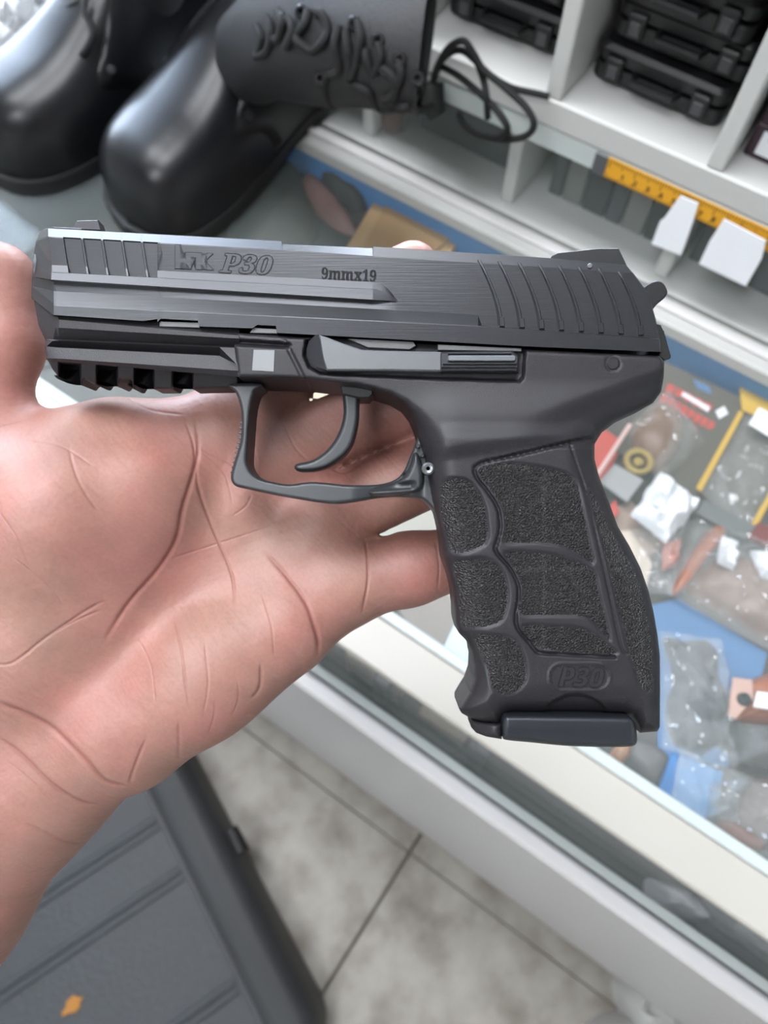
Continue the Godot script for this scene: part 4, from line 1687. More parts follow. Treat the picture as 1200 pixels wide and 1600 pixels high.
func boot_point(s: float, th: float, out: float, side: float) -> Vector3:
	# s from heel to toe, th from 0 (one welt) over the top to PI (the other); local x to the toe, y up
	var w := maxf(curve(BOOT_W, s), 0.0) + out
	var h := maxf(curve(BOOT_H, s), 0.0) + out
	var c := cos(th)
	var e := 0.72
	var bend := side * 0.012 * pow(maxf(0.0, s - 0.45) / 0.55, 2)
	return Vector3((s - 0.3) * BOOT_L, 0.016 + h * pow(maxf(sin(th), 0.0), e), signf(c) * w * pow(absf(c), e) + bend)


func make_boot(called: String, label: String, heel: Vector3, toe_dir: float, side: float) -> Node3D:
	var t := thing(called, label, "boot", heel, toe_dir, "black leather boots on the counter")
	var rows := []
	for i in 57:
		var s := 0.5 - 0.5 * cos(PI * (0.015 + 0.985 * i / 56.0))
		var row := []
		for j in 29:
			row.push_back(boot_point(s, PI * j / 28.0, 0.0, side))
		rows.push_back(row)
	var m := MB.new()
	m.grid(rows)
	m.fan(rows[0])
	obj("vamp", m, M.leather, t, 60)
	# sole and welt
	for k in 2:
		var ring := []
		for sgn in [1, -1]:
			for i in 33:
				var s := 0.5 - 0.5 * cos(PI * i / 32.0)
				if sgn < 0:
					s = 1.0 - s
				var w := maxf(curve(BOOT_W, s), 0.0) + (-0.002 if k == 0 else 0.001)
				if s < 0.02 or s > 0.985:
					w *= 0.75
				ring.push_back(Vector2((s - 0.3) * BOOT_L + (0.005 if s > 0.5 else -0.003) * absf(2 * s - 1), sgn * w + side * 0.012 * pow(maxf(0.0, s - 0.45) / 0.55, 2)))
		ring.reverse()
		var so := MB.new()
		var z0 := 0.013 if k == 0 else 0.018
		var z1 := 0.0 if k == 0 else 0.013
		var rs := []
		for q in [[0.0, z1], [0.001, z1 + 0.001], [0.001, z0 - 0.001], [0.0, z0]]:
			var row := []
			for e in ring:
				row.push_back(Vector3(e.x * (1.0 + q[0] * 2), q[1], e.y * (1.0 + q[0] * 8)))
			rs.push_back(row)
		so.grid(rs, true)
		so.fan(rs[0], true)
		so.fan(rs[-1])
		obj("sole" if k == 0 else "welt", so, M.sole, t, 50)
	# quarters overlap the vamp with a rounded tab on either side
	for sgn in [0, 1]:
		var qs := []
		for j in 15:
			var u := j / 14.0
			var th := lerpf(0.05, 1.22, u)
			var reach := 0.5 + 0.14 * exp(-pow((u - 0.45) / 0.26, 2)) - 0.06 * maxf(0.0, u - 0.8) / 0.2
			var row := []
			for i in 16:
				var s := lerpf(0.12, reach, i / 15.0)
				row.push_back(boot_point(s, PI - th if sgn else th, 0.0032 if i < 15 else 0.0, side))
			qs.push_back(row)
		var qm := MB.new()
		qm.grid(qs, false, false, sgn == 1)
		obj("quarter", qm, M.leather, t, 50)
		var rv := MB.new()
		var rc := boot_point(0.585, PI - 0.58 if sgn else 0.58, 0.0035, side)
		var rn := (rc - Vector3(rc.x, 0.03, 0)).normalized()
		rv.tube([rc, rc + rn * 0.0022, rc + rn * 0.0025], [0.0042, 0.0036, 0.001], 12)
		obj("rivet", rv, M.metal_dark, t)
	return t


func shaft(t: Node3D, path: Array, rx: Array, rz: Array, fwd: Vector3) -> Array:
	# an oval leather tube along local path; rx towards fwd, rz across
	var rows := []
	for i in path.size():
		var d: Vector3 = (path[mini(i + 1, path.size() - 1)] - path[maxi(i - 1, 0)]).normalized()
		var y := (fwd - d * fwd.dot(d)).normalized()
		var x := y.cross(d)
		var row := []
		for k in 40:
			var a := TAU * k / 40
			var wob := 1.0 + 0.025 * sin(a * 3 + i * 1.3) + 0.02 * sin(a * 5 - i * 0.9)
			row.push_back(path[i] + y * cos(a) * rx[i] * wob + x * sin(a) * rz[i] * wob)
		rows.push_back(row)
	var inner := []
	for i in range(rows.size() - 1, rows.size() - 4, -1):
		var row := []
		for q in rows[i]:
			row.push_back(path[i] + (q - path[i]) * 0.93)
		inner.push_back(row)
	var m := MB.new()
	m.grid(rows + inner, true)
	obj("shaft", m, M.suede, t, 60)
	return rows


func on_near_side(rows: Array, tf: Transform3D, x: float, y: float) -> Vector3:
	# the point of a tube's near side that shows at x, y of the photograph, or the nearest rim point if it misses
	var d := sight(x, y)
	var hit := 9.0
	var best := 9.0
	var at := Vector3.ZERO
	for i in rows.size() - 1:
		var n: int = rows[i].size()
		for k in n:
			var a: Vector3 = tf * rows[i][k]
			var b: Vector3 = tf * rows[i][(k + 1) % n]
			var c: Vector3 = tf * rows[i + 1][(k + 1) % n]
			var e: Vector3 = tf * rows[i + 1][k]
			for tri in [[a, b, c], [a, c, e]]:
				var r = Geometry3D.ray_intersects_triangle(EYE, d, tri[0], tri[1], tri[2])
				if r != null:
					var t: float = (r - EYE).length() / d.length()
					hit = minf(hit, t)
			var along := (a - EYE).dot(d) / d.length_squared()
			var off := (a - EYE - d * along).length()
			if off < best:
				best = off
				at = EYE + d * along
	return EYE + d * hit if hit < 8.0 else at


func make_boots() -> void:
	# the far one stands upright, the near one's shaft has flopped over to the right
	var turn := atan2(-0.99, -0.12)
	var toe_r := Vector3(-0.488, 0.9, -0.296)
	var dirv := Vector3(cos(turn), 0, -sin(turn))
	var b := make_boot("boot", "black leather boot with its laced shaft flopped over to the right, nearer the pistol's rear", toe_r - dirv * BOOT_L * 0.7, turn, -1)
	var inv := b.transform.affine_inverse()
	var path := []
	for q in [[400, 105, 0.99], [412, 80, 1.02], [445, 62, 1.05], [510, 58, 1.07], [575, 55, 1.08], [640, 57, 1.085], [668, 60, 1.085]]:
		path.push_back(inv * spot(q[0], q[1], q[2]))
	var down := inv.basis * (view * Vector3(0.15, -1, 0.15))
	var rows := shaft(b, path, [0.03, 0.036, 0.04, 0.044, 0.047, 0.05, 0.051], [0.034, 0.038, 0.04, 0.04, 0.04, 0.04, 0.041], down)
	# laces weave along the lower edge of the flopped shaft
	for ln in [[490, 170, 500, 215, 560, 245, 610, 220, 635, 150, 615, 90, 580, 60], [720, 150, 730, 250, 740, 330, 730, 395], [770, 100, 792, 200, 768, 300, 745, 385], [870, 210, 882, 290, 850, 355, 820, 300, 815, 240],
			[960, 290, 978, 370, 940, 455, 900, 485], [1050, 370, 1062, 440, 1010, 505, 960, 515], [880, 320, 950, 395, 950, 475], [400, 60, 424, 130, 400, 195, 356, 165], [450, 90, 474, 160, 440, 235], [545, 60, 530, 130, 490, 170],
			[750, 400, 830, 455, 880, 515, 960, 524, 1060, 524, 1130, 512], [640, 350, 620, 430, 655, 505], [690, 130, 670, 230, 690, 330, 650, 370], [300, 130, 330, 200, 310, 260], [350, 90, 375, 170, 350, 250, 300, 280]]:
		var pts := []
		for i in range(0, ln.size(), 2):
			var x: float = 300 + ln[i] / 3.0
			var y: float = ln[i + 1] / 3.0
			pts.push_back(inv * (on_near_side(rows, b.transform, x, y) + view.z * (0.002 if i % 4 == 0 else 0.0045)))
		var fine := []
		for i in pts.size() - 1:
			for k in 6:
				fine.push_back(pts[i].cubic_interpolate(pts[i + 1], pts[maxi(i - 1, 0)], pts[mini(i + 2, pts.size() - 1)], k / 6.0))
		fine.push_back(pts[-1])
		var lm := MB.new()
		lm.tube(fine, 0.0029, 8)
		obj("lace", lm, M.lace, b)
	for q in [[500, 122], [553, 36], [590, 62], [624, 92], [652, 122], [440, 30], [470, 18]]:
		var e := MB.new()
		var d := sight(q[0], q[1])
		var at := on_near_side(rows, b.transform, q[0], q[1])
		var n := (EYE - at).normalized()
		var p0 := inv * (EYE + d * ((at - EYE).dot(d) / d.length_squared()))
		var nl := inv.basis * n
		e.lathe([[0.0012, 0.003], [0.0022, 0.0045], [0.0036, 0.0045], [0.0044, 0.0025], [0.0044, -0.004]], p0, Basis(nl.cross(Vector3.UP).normalized(), nl, nl.cross(Vector3.UP).normalized().cross(nl)), 14)
		obj("eyelet", e, M.eyelet, b)
	var tg := MB.new()
	var rows2 := []
	for k in 6:
		var u := k / 5.0
		var a := spot(lerpf(300, 402, u), lerpf(66, 6, u), 1.0 + 0.025 * u)
		var c := spot(lerpf(322, 420, u), lerpf(84, 26, u), 1.0 + 0.025 * u)
		rows2.push_back([inv * a, inv * ((a + c) / 2 + view.z * 0.008), inv * c])
	tg.grid(rows2)
	var rows3 := []
	for r in rows2:
		var row := []
		for q in r:
			row.push_back(q - inv.basis * (view.z * 0.003))
		rows3.push_back(row)
	tg.grid(rows3, false, false, true)
	obj("tongue", tg, M.tongue, b, 60)

	var toe_l := Vector3(-0.622, 0.9, -0.272)
	var l := make_boot("boot", "black leather boot standing upright, farthest to the left behind the pistol's muzzle", toe_l - dirv * BOOT_L * 0.7, turn, 1)
	var p2 := []
	for q in [[0.02, 0.07], [0.015, 0.11], [0.0, 0.15], [-0.008, 0.2], [-0.01, 0.26], [-0.01, 0.3], [-0.01, 0.31]]:
		p2.push_back(Vector3(q[0] - 0.01, q[1], 0))
	shaft(l, p2, [0.06, 0.062, 0.056, 0.055, 0.056, 0.058, 0.058], [0.036, 0.042, 0.045, 0.047, 0.048, 0.05, 0.05], Vector3.RIGHT)
	var linv := l.transform.affine_inverse()
	for path2 in [[[74, 100, 0.96], [80, 60, 0.985], [96, 22, 1.0], [124, 2, 1.01], [150, -14, 1.01]], [[108, 100, 0.97], [130, 84, 0.99], [146, 48, 1.005], [132, 18, 1.015], [134, -10, 1.02]]]:
		var lm := MB.new()
		var pp := []
		for q in path2:
			pp.push_back(linv * spot(q[0], q[1], q[2]))
		var fine := []
		for i in pp.size() - 1:
			for k in 5:
				fine.push_back(pp[i].cubic_interpolate(pp[i + 1], pp[maxi(i - 1, 0)], pp[mini(i + 2, pp.size() - 1)], k / 5.0))
		lm.tube(fine, 0.0028, 8)
		obj("lace", lm, M.lace, l)


# ---------------------------------------------------------------- goods under the counter's glass
const LOW := 0.847


func slab(px: Array, y: float, thick: float, bv := 0.0006) -> MB:
	# a flat piece with the outline of these picture points, lying level with its top at y
	var c := Vector3.ZERO
	var pts := []
	for i in range(0, px.size(), 2):
		var q := spot(px[i], px[i + 1], y)
		pts.push_back(Vector2(q.x, -q.z))
	if Geometry2D.is_polygon_clockwise(PackedVector2Array(pts)):
		pts.reverse()
	var m := MB.new()
	m.prism(pts, y, y - thick, bv, func(x: float, yy: float, z: float) -> Vector3: return Vector3(x, z, -yy))
	return m


func lay(called: String, label: String, category: String, px: Array, y: float, thick: float, ma: Material, group := "", bv := 0.0006) -> MeshInstance3D:
	var o := obj(called, slab(px, y, thick, bv), ma)
	tag(o, label, category, group)
	return o


func bag(corners: Array, y: float, puff: float, sd: int, crumple := 0.006, n := 26) -> MB:
	# a crumpled plastic bag between four picture points, its sheets meeting at the rim
	var c := []
	for i in 4:
		c.push_back(spot(corners[i * 2], corners[i * 2 + 1], y))
	var nz := noise(18.0, 3, sd)
	var ridge := noise(34.0, 2, sd + 50)
	ridge.fractal_type = FastNoiseLite.FRACTAL_RIDGED
	var m := MB.new()
	for face in 2:
		var rows := []
		for i in n + 1:
			var row := []
			for j in n + 1:
				var u := float(j) / n
				var v := float(i) / n
				var q: Vector3 = c[0].lerp(c[1], u).lerp(c[3].lerp(c[2], u), v)
				var rim := minf(1.0, minf(minf(u, 1 - u), minf(v, 1 - v)) * 5.0)
				rim = sqrt(rim)
				var h := puff * rim * (0.55 + 0.45 * nz.get_noise_2d(q.x + face * 3.7, q.z)) + crumple * ridge.get_noise_2d(q.x + face * 1.3, q.z) * rim
				if face == 1:
					h *= -0.35
				q.y += h + (0.0015 * ridge.get_noise_2d(q.x * 2.0, q.z * 2.0))
				q.x += 0.002 * nz.get_noise_2d(q.z * 3.0, q.x)
				row.push_back(q)
			rows.push_back(row)
		m.grid(rows, false, false, face == 1)
	return m


func lay_bag(called: String, label: String, px: Array, y: float, puff: float, sd: int, ma: Material, crumple := 0.006) -> MeshInstance3D:
	var o := obj(called, bag(px, y, puff, sd, crumple), ma, self, 35.0)
	tag(o, label, "plastic bag")
	return o


func lump(px: Array, y: float, h: float, sd: int, rough := 0.3) -> MB:
	# a soft rounded piece with the outline of these picture points, highest in its middle
	var c := Vector2.ZERO
	var pts := PackedVector2Array()
	for i in range(0, px.size(), 2):
		var q := spot(px[i], px[i + 1], y)
		pts.push_back(Vector2(q.x, q.z))
	pts = smooth_closed(pts, 5)
	for q in pts:
		c += q
	c /= pts.size()
	var nz := noise(22.0, 3, sd)
	var rows := []
	for k in 9:
		var u := k / 8.0
		var row := []
		for q in pts:
			var e := q.lerp(c, 1 - cos((1 - u) * PI / 2) if false else u)
			row.push_back(Vector3(e.x, y + h * sqrt(1 - (1 - u) * (1 - u)) * (1.0 + rough * nz.get_noise_2d(e.x, e.y)), e.y))
		rows.push_back(row)
	var m := MB.new()
	m.grid(rows, true)
	m.fan(rows[0], true)
	return m


func make_under_glass() -> void:
	var tan1 := mat(Color(0.68, 0.55, 0.38), 0.75)
	var tan2 := mat(Color(0.62, 0.49, 0.33), 0.75)
	var dark := mat(Color(0.15, 0.14, 0.14), 0.6)
	var olive := mat(Color(0.33, 0.31, 0.28), 0.6)
	var brown := mat(Color(0.46, 0.36, 0.3), 0.5)
	var orange := mat(Color(0.58, 0.32, 0.2), 0.45)
	var red := mat(Color(0.72, 0.26, 0.22), 0.6)
	var pink := mat(Color(0.75, 0.5, 0.45), 0.5)
	var yellow := mat(Color(0.78, 0.63, 0.22), 0.6)
	var bluec := mat(Color(0.31, 0.45, 0.61), 0.55)
	var greyt := mat(Color(0.34, 0.34, 0.35), 0.8)
	var greyl := mat(Color(0.6, 0.6, 0.6), 0.6)
	var brass := mat(Color(0.75, 0.66, 0.4), 0.35, 0.6)
	lay("cloth", "dark olive cloth under the glass beneath both boots", "cloth", [-150, 420, 30, 255, 400, 190, 520, 240, 575, 330, 540, 420, 400, 500, 0, 590], LOW + 0.002, 0.002, mat(Color(0.17, 0.155, 0.145), 0.8))
	# left, behind the muzzle and between the boot and the slide
	lay("envelope", "tan cardboard envelope under the glass, nearest the slide's top", "envelope", [533, 400, 600, 288, 735, 345, 690, 420], LOW + 0.012, 0.006, tan1)
	lay("envelope", "darker tan card sleeve lying across the tan envelope", "envelope", [560, 400, 612, 300, 726, 352, 672, 400], LOW + 0.016, 0.003, tan2)
	lay("sticker", "small green and orange sticker on the tan card sleeve", "sticker", [652, 318, 660, 312, 684, 328, 676, 334], LOW + 0.0175, 0.001, mat(Color(0.3, 0.42, 0.38), 0.6))
	var po := obj("pouch", lump([498, 268, 520, 238, 575, 270, 590, 305, 560, 335, 510, 310], LOW, 0.03, 5), dark)
	tag(po, "black pouch under the glass beside the near boot's sole", "pouch")
	var st := obj("strap", lump([470, 285, 488, 275, 540, 330, 560, 372, 520, 360, 480, 320], LOW, 0.014, 6), mat(Color(0.45, 0.33, 0.31), 0.6))
	tag(st, "brown and pinkish strap under the glass left of the envelopes", "strap")
	var lb := obj("loop", lump([470, 262, 480, 250, 500, 255, 490, 275], LOW, 0.012, 7), mat(Color(0.5, 0.4, 0.22), 0.6))
	tag(lb, "small yellowish loop above the brown strap", "loop")
	var ob := obj("pouch", lump([380, 300, 450, 250, 480, 300, 500, 370, 440, 420, 350, 420], LOW, 0.02, 8), mat(Color(0.22, 0.2, 0.18), 0.7))
	tag(ob, "dark olive pouch under the glass below the near boot", "pouch")
	for k in 2:
		var cr: Array = [[745, 376, 798, 350, 815, 366, 765, 392], [792, 392, 838, 352, 846, 378, 826, 408]][k]
		var w := obj("paper_scrap", bag(cr.slice(0, 8), LOW + 0.012, 0.016, 9 + k, 0.014, 16), M.paper, self, 30.0)
		tag(w, ["crumpled white paper scrap above the slide, the left one", "crumpled white paper scrap above the slide, the right one by the rear rail"][k], "paper", "white paper scraps above the slide")
	# a carton and papers seen between the fingers and the grip
	lay("carton", "beige carton seen through the gap above the trigger", "carton", [300, 560, 560, 560, 560, 700, 330, 760], LOW + 0.02, 0.02, mat(Color(0.75, 0.68, 0.58), 0.7))
	lay("sheet", "greyish paper sheet under the glass left of the grip", "paper", [560, 830, 690, 780, 760, 1020, 640, 900], LOW + 0.004, 0.001, mat(Color(0.66, 0.64, 0.6), 0.7))
	lay("sheet", "folded bluish white paper under the front glass edge", "paper", [684, 1030, 718, 960, 770, 1000, 760, 1080], LOW + 0.012, 0.004, mat(Color(0.82, 0.89, 0.92), 0.5))
	lay("card", "brownish card beside the white paper at the front edge", "card", [622, 955, 690, 915, 720, 960, 686, 1022, 660, 1000], LOW + 0.008, 0.003, mat(Color(0.55, 0.51, 0.48), 0.6))
	# blister pack: dark card with red and white print, a blister with a brass ring in it
	var pc := spot(1070, 680, LOW)
	var bp := thing("blister_pack", "dark blister pack with red printing and a brass ring, right of the grip", "blister pack", pc)
	var put := func(called: String, m: MB, ma: Material, par: Node3D) -> MeshInstance3D:
		var o := obj(called, m, ma, par)
		o.position = -par.position
		return o
	put.call("card", slab([1034, 562, 1164, 622, 1090, 778, 962, 704], LOW + 0.012, 0.0015), olive, bp)
	for row in [[1044, 598, 1116, 634, 14.0, 5], [1036, 614, 1120, 662, 15.0, 8]]:
		var p0 := Vector2(row[0], row[1])
		var p1 := Vector2(row[2], row[3])
		var dn: Vector2 = (p1 - p0).orthogonal().normalized() * row[4] * -1.0
		for k in row[5]:
			var a := p0.lerp(p1, (k + 0.06) / float(row[5]))
			var c := p0.lerp(p1, (k + 0.86) / float(row[5]))
			var w := 0.8 + 0.2 * sin(k * 2.7 + row[0])
			put.call("print", slab([a.x, a.y, c.x, c.y, c.x + dn.x * w, c.y + dn.y * w, a.x + dn.x, a.y + dn.y], LOW + 0.0126, 0.0008, 0.0002), red, bp)
	put.call("print", slab([1064, 617, 1068, 612, 1110, 636, 1106, 643], LOW + 0.0127, 0.0008, 0.0002), M.paper, bp)
	put.call("print", slab([1083, 592, 1108, 603, 1112, 616, 1090, 606], LOW + 0.0126, 0.0008, 0.0002), bluec, bp)
	put.call("print", slab([1118, 642, 1132, 634, 1138, 646, 1124, 654], LOW + 0.0127, 0.0008, 0.0002), M.paper, bp)
	put.call("holder", lump([985, 690, 1012, 640, 1040, 632, 1068, 665, 1050, 720, 1015, 735], LOW + 0.012, 0.016, 12), brown, bp)
	var rg := MB.new()
	rg.lathe([[0.0075, 0.0], [0.0075, 0.002], [0.0085, 0.003], [0.0115, 0.003], [0.0122, 0.002], [0.0122, 0.0]], spot(997, 722, LOW + 0.02), Basis(), 24)
	rg.lathe([[0.0001, 0.003], [0.003, 0.003], [0.0045, 0.001], [0.0045, 0.0]], spot(997, 722, LOW + 0.02), Basis(), 16)
	put.call("ring", rg, brass, bp)
	put.call("blister", bag([978, 668, 1042, 610, 1100, 690, 1030, 760], LOW + 0.013, 0.022, 13, 0.002), M.clear, bp)
	lay("tag", "off-white price tag left of the brass ring", "price tag", [936, 752, 960, 724, 1006, 750, 980, 785], LOW + 0.02, 0.001, greyl)
	lay("case_insert", "red plastic insert behind the grip's upper edge", "insert", [905, 760, 930, 660, 975, 690, 935, 770], LOW + 0.01, 0.005, red)
	lay("case_insert", "small red plastic piece below the off-white tag", "insert", [945, 800, 962, 780, 968, 800, 955, 815], LOW + 0.018, 0.004, red)
	var rod := MB.new()
	rod.tube([spot(934, 742, LOW + 0.03), spot(984, 664, LOW + 0.03)], 0.002, 10)
	tag(obj("plastic_rod", rod, mat(Color(0.85, 0.72, 0.7), 0.2)), "thin clear pinkish rod beside the brass ring", "rod")
	var wl := obj("paper_wrap", bag([1030, 738, 1094, 786, 1040, 850, 985, 806], LOW + 0.024, 0.014, 15, 0.01), M.paper)
	tag(wl, "crumpled white paper wrap in the middle of the goods", "paper")
	lay("card", "brownish flat card behind the grip's back edge", "card", [950, 800, 985, 780, 1040, 850, 1000, 880], LOW + 0.006, 0.003, mat(Color(0.6, 0.52, 0.47), 0.6))
	lay("card", "cream card lower behind the grip's back edge", "card", [960, 830, 985, 828, 1020, 880, 1010, 920], LOW + 0.009, 0.002, mat(Color(0.8, 0.75, 0.69), 0.6))
	# yellow edged pack
	var yc := spot(1180, 730, LOW)
	var yp := thing("hang_pack", "yellow edged clear hang pack at the right edge", "pack", yc)
	put.call("header", slab([1156, 606, 1172, 586, 1300, 640, 1280, 690, 1160, 640], LOW + 0.016, 0.002), yellow, yp)
	put.call("edge_strip", slab([1156, 640, 1163, 645, 1096, 768, 1088, 762], LOW + 0.018, 0.002), yellow, yp)
	put.call("edge_strip", slab([1240, 700, 1247, 704, 1176, 836, 1168, 830], LOW + 0.018, 0.002), yellow, yp)
	put.call("insert", lump([1128, 725, 1160, 665, 1220, 690, 1240, 730, 1190, 800, 1150, 790], LOW + 0.004, 0.012, 17), olive, yp)
	put.call("pouch", bag([1166, 642, 1250, 690, 1172, 838, 1090, 766], LOW + 0.008, 0.018, 18, 0.004), M.clear, yp)
	lay("tag", "white price tag across the yellow edged pack's header", "price tag", [1170, 662, 1186, 636, 1240, 662, 1228, 698], LOW + 0.034, 0.001, M.paper)
	# dark grey box edge crossing below both packs
	lay("flat_box", "grey flat box lying below the two hang packs", "box", [1086, 800, 1100, 780, 1300, 880, 1290, 910], LOW + 0.02, 0.014, mat(Color(0.4, 0.41, 0.41), 0.5))
	lay("red_box", "dark red box at the right edge below the yellow edged pack", "box", [1172, 838, 1186, 815, 1300, 870, 1290, 900], LOW + 0.026, 0.02, mat(Color(0.42, 0.14, 0.13), 0.5))
	# bag of copper coloured strips and leather
	var cs := obj("leather_strip", lump([1052, 918, 1064, 925, 1100, 880, 1134, 832, 1122, 820, 1090, 850], LOW + 0.016, 0.008, 19), orange)
	tag(cs, "copper brown leather strip curving through the clear bag", "strap")
	var ls := obj("leather_piece", lump([1065, 915, 1130, 870, 1230, 900, 1280, 950, 1240, 1010, 1150, 975], LOW, 0.022, 20), mat(Color(0.5, 0.4, 0.35), 0.45))
	tag(ls, "pale brown leather piece inside the largest clear bag", "leather")
	var pk := obj("fabric_scrap", bag([1034, 850, 1060, 842, 1058, 886, 1036, 894], LOW + 0.012, 0.008, 21, 0.008, 14), pink, self, 30.0)
	tag(pk, "pinkish scrap left of the copper brown strip", "scrap")
	for k in 2:
		var cr: Array = [[1126, 836, 1152, 846, 1144, 892, 1119, 880], [1172, 862, 1200, 872, 1222, 912, 1188, 902]][k]
		tag(obj("paper_slip", bag(cr, LOW + 0.024, 0.01, 24 + k, 0.012, 14), M.paper, self, 30.0), ["white curled slip in the largest clear bag, beside the copper strip", "white curled slip in the largest clear bag, at the picture's right edge"][k], "paper")
	lay_bag("zip_bag", "largest clear zip bag, holding leather pieces at right", [1080, 812, 1300, 880, 1215, 1025, 1042, 928], LOW + 0.012, 0.03, 27, M.clear, 0.012)
	var bl2 := obj("plastic_bag", bag([985, 830, 1075, 812, 1050, 930, 1000, 925], LOW + 0.01, 0.02, 28, 0.01), M.clear)
	tag(bl2, "small crumpled clear bag beside the grip's back edge", "plastic bag")
	# blue lined strip, grey gloves in a bag
	lay("blue_card", "blue card lying under the grey gloves' bag", "card", [1018, 945, 1060, 935, 1200, 1020, 1190, 1060, 1130, 1110, 1140, 1200, 1030, 1180], LOW + 0.004, 0.003, bluec)
	var gv := obj("gloves", lump([1036, 998, 1060, 1003, 1098, 1000, 1116, 1014, 1118, 1060, 1142, 1130, 1146, 1186, 1120, 1168, 1090, 1180, 1048, 1158, 1040, 1100, 1050, 1060], LOW + 0.004, 0.022, 29, 0.8), greyt)
	tag(gv, "folded dark grey gloves in a clear bag right of the grip", "gloves")
	lay_bag("zip_bag", "clear bag wrapped round the dark grey gloves", [1030, 985, 1128, 1000, 1150, 1200, 1036, 1170], LOW + 0.012, 0.026, 30, M.clear, 0.012)
	# brown holster with pale stitching and a rivet
	var hc := spot(1185, 1100, LOW)
	var ho := thing("holster", "reddish brown leather holster with a rivet and pale tag at right edge", "holster", hc)
	put.call("leather", lump([1146, 1120, 1150, 1075, 1178, 1060, 1260, 1040, 1300, 1100, 1260, 1150, 1200, 1134, 1160, 1128], LOW + 0.006, 0.02, 31, 0.1), orange, ho)
	put.call("edge_panel", slab([1138, 1118, 1146, 1058, 1176, 1062, 1178, 1092, 1150, 1124], LOW + 0.028, 0.003), mat(Color(0.72, 0.58, 0.53), 0.55), ho)
	var rv := MB.new()
	rv.lathe([[0.0001, 0.002], [0.0022, 0.002], [0.003, 0.0032], [0.0042, 0.003], [0.005, 0.0]], spot(1162, 1093, LOW + 0.028), Basis(), 16)
	put.call("rivet", rv, M.metal_dark, ho)
	put.call("label", slab([1178, 1104, 1184, 1080, 1250, 1090, 1250, 1116], LOW + 0.034, 0.002), M.paper, ho)
	lay_bag("plastic_bag", "crumpled silvery plastic bag below the brown holster", [1140, 1128, 1260, 1140, 1270, 1220, 1150, 1192], LOW + 0.008, 0.03, 33, M.silver, 0.02)
	# nearest bags
	var dk := obj("pouch", lump([962, 1170, 985, 1152, 1040, 1178, 1030, 1220, 1020, 1236, 985, 1205], LOW, 0.016, 34), mat(Color(0.38, 0.36, 0.36), 0.6))
	tag(dk, "dark grey pouch just right of the magazine foot", "pouch")
	tag(obj("leather_piece", lump([952, 1180, 968, 1160, 985, 1158, 980, 1185, 965, 1195], LOW + 0.004, 0.014, 35), mat(Color(0.62, 0.45, 0.34), 0.6)), "orange brown scrap beside the dark grey pouch at the front", "leather")
	lay("blue_card", "bright blue card nearest the front edge, half inside a zip bag", "card", [1028, 1232, 1050, 1176, 1062, 1178, 1052, 1250], LOW + 0.006, 0.003, mat(Color(0.2, 0.45, 0.7), 0.55))
	lay("blue_card", "pale blue card inside the nearest zip bag", "card", [1052, 1250, 1064, 1180, 1130, 1206, 1118, 1270, 1098, 1285], LOW + 0.01, 0.003, mat(Color(0.36, 0.52, 0.68), 0.5))
	tag(obj("foil", bag([1112, 1225, 1160, 1215, 1150, 1285, 1100, 1280], LOW + 0.016, 0.02, 37, 0.02), M.silver), "crumpled silver foil inside the nearest zip bag", "foil")
	tag(obj("leather_piece", lump([1140, 1230, 1190, 1212, 1270, 1250, 1290, 1330, 1230, 1350, 1140, 1290], LOW + 0.002, 0.024, 38), mat(Color(0.42, 0.36, 0.34), 0.5)), "dark brown leather inside the nearest zip bag", "leather")
	tag(obj("strap", lump([1118, 1288, 1132, 1280, 1190, 1312, 1188, 1330, 1150, 1322], LOW + 0.004, 0.012, 39), mat(Color(0.5, 0.3, 0.24), 0.5)), "reddish brown strap at the very front of the goods", "strap")
	lay_bag("zip_bag", "nearest clear zip bag, with a blue card and foil inside", [1062, 1168, 1290, 1262, 1280, 1400, 1046, 1262], LOW + 0.012, 0.026, 40, M.clear, 0.01)
	# goods on the lower floor seen through the front glass
	for k in 4:
		var x := [-0.27, -0.19, -0.13, -0.05][k] as float
		var w := [0.055, 0.03, 0.06, 0.05][k] as float
		var bx := obj("carton", span(x, x + w, 0.68, [0.755, 0.73, 0.75, 0.7][k], -0.2, -0.125, 0.002), mat(Color(0.62, 0.58, 0.5), 0.7))
		tag(bx, ["beige carton behind the front glass, farthest left", "narrow beige carton second from left behind the front glass", "wide beige carton third from left behind the front glass", "low beige carton rightmost behind the front glass"][k], "carton", "beige cartons behind the front glass")
	for k in 3:
		var x := [-0.21, -0.095, 0.005][k] as float
		tag(obj("case", span(x, x + 0.02, 0.68, 0.76, -0.19, -0.115, 0.004), mat(Color(0.17, 0.18, 0.2), 0.4)), ["dark case behind the front glass between first two cartons", "dark case behind the front glass between second and third cartons", "dark case behind the front glass right of the cartons"][k], "case")
	tag(obj("wrap", lump([1010, 1372, 1080, 1400, 1100, 1440, 1020, 1420], 0.68, 0.03, 44, 0.8), M.paper), "white wrap behind the front glass at lower right", "paper")
	tag(obj("pouch", lump([1080, 1400, 1140, 1400, 1230, 1500, 1200, 1540, 1100, 1470], 0.68, 0.05, 45), mat(Color(0.24, 0.27, 0.29), 0.5)), "dark grey pouch behind the front glass at lower right", "pouch")


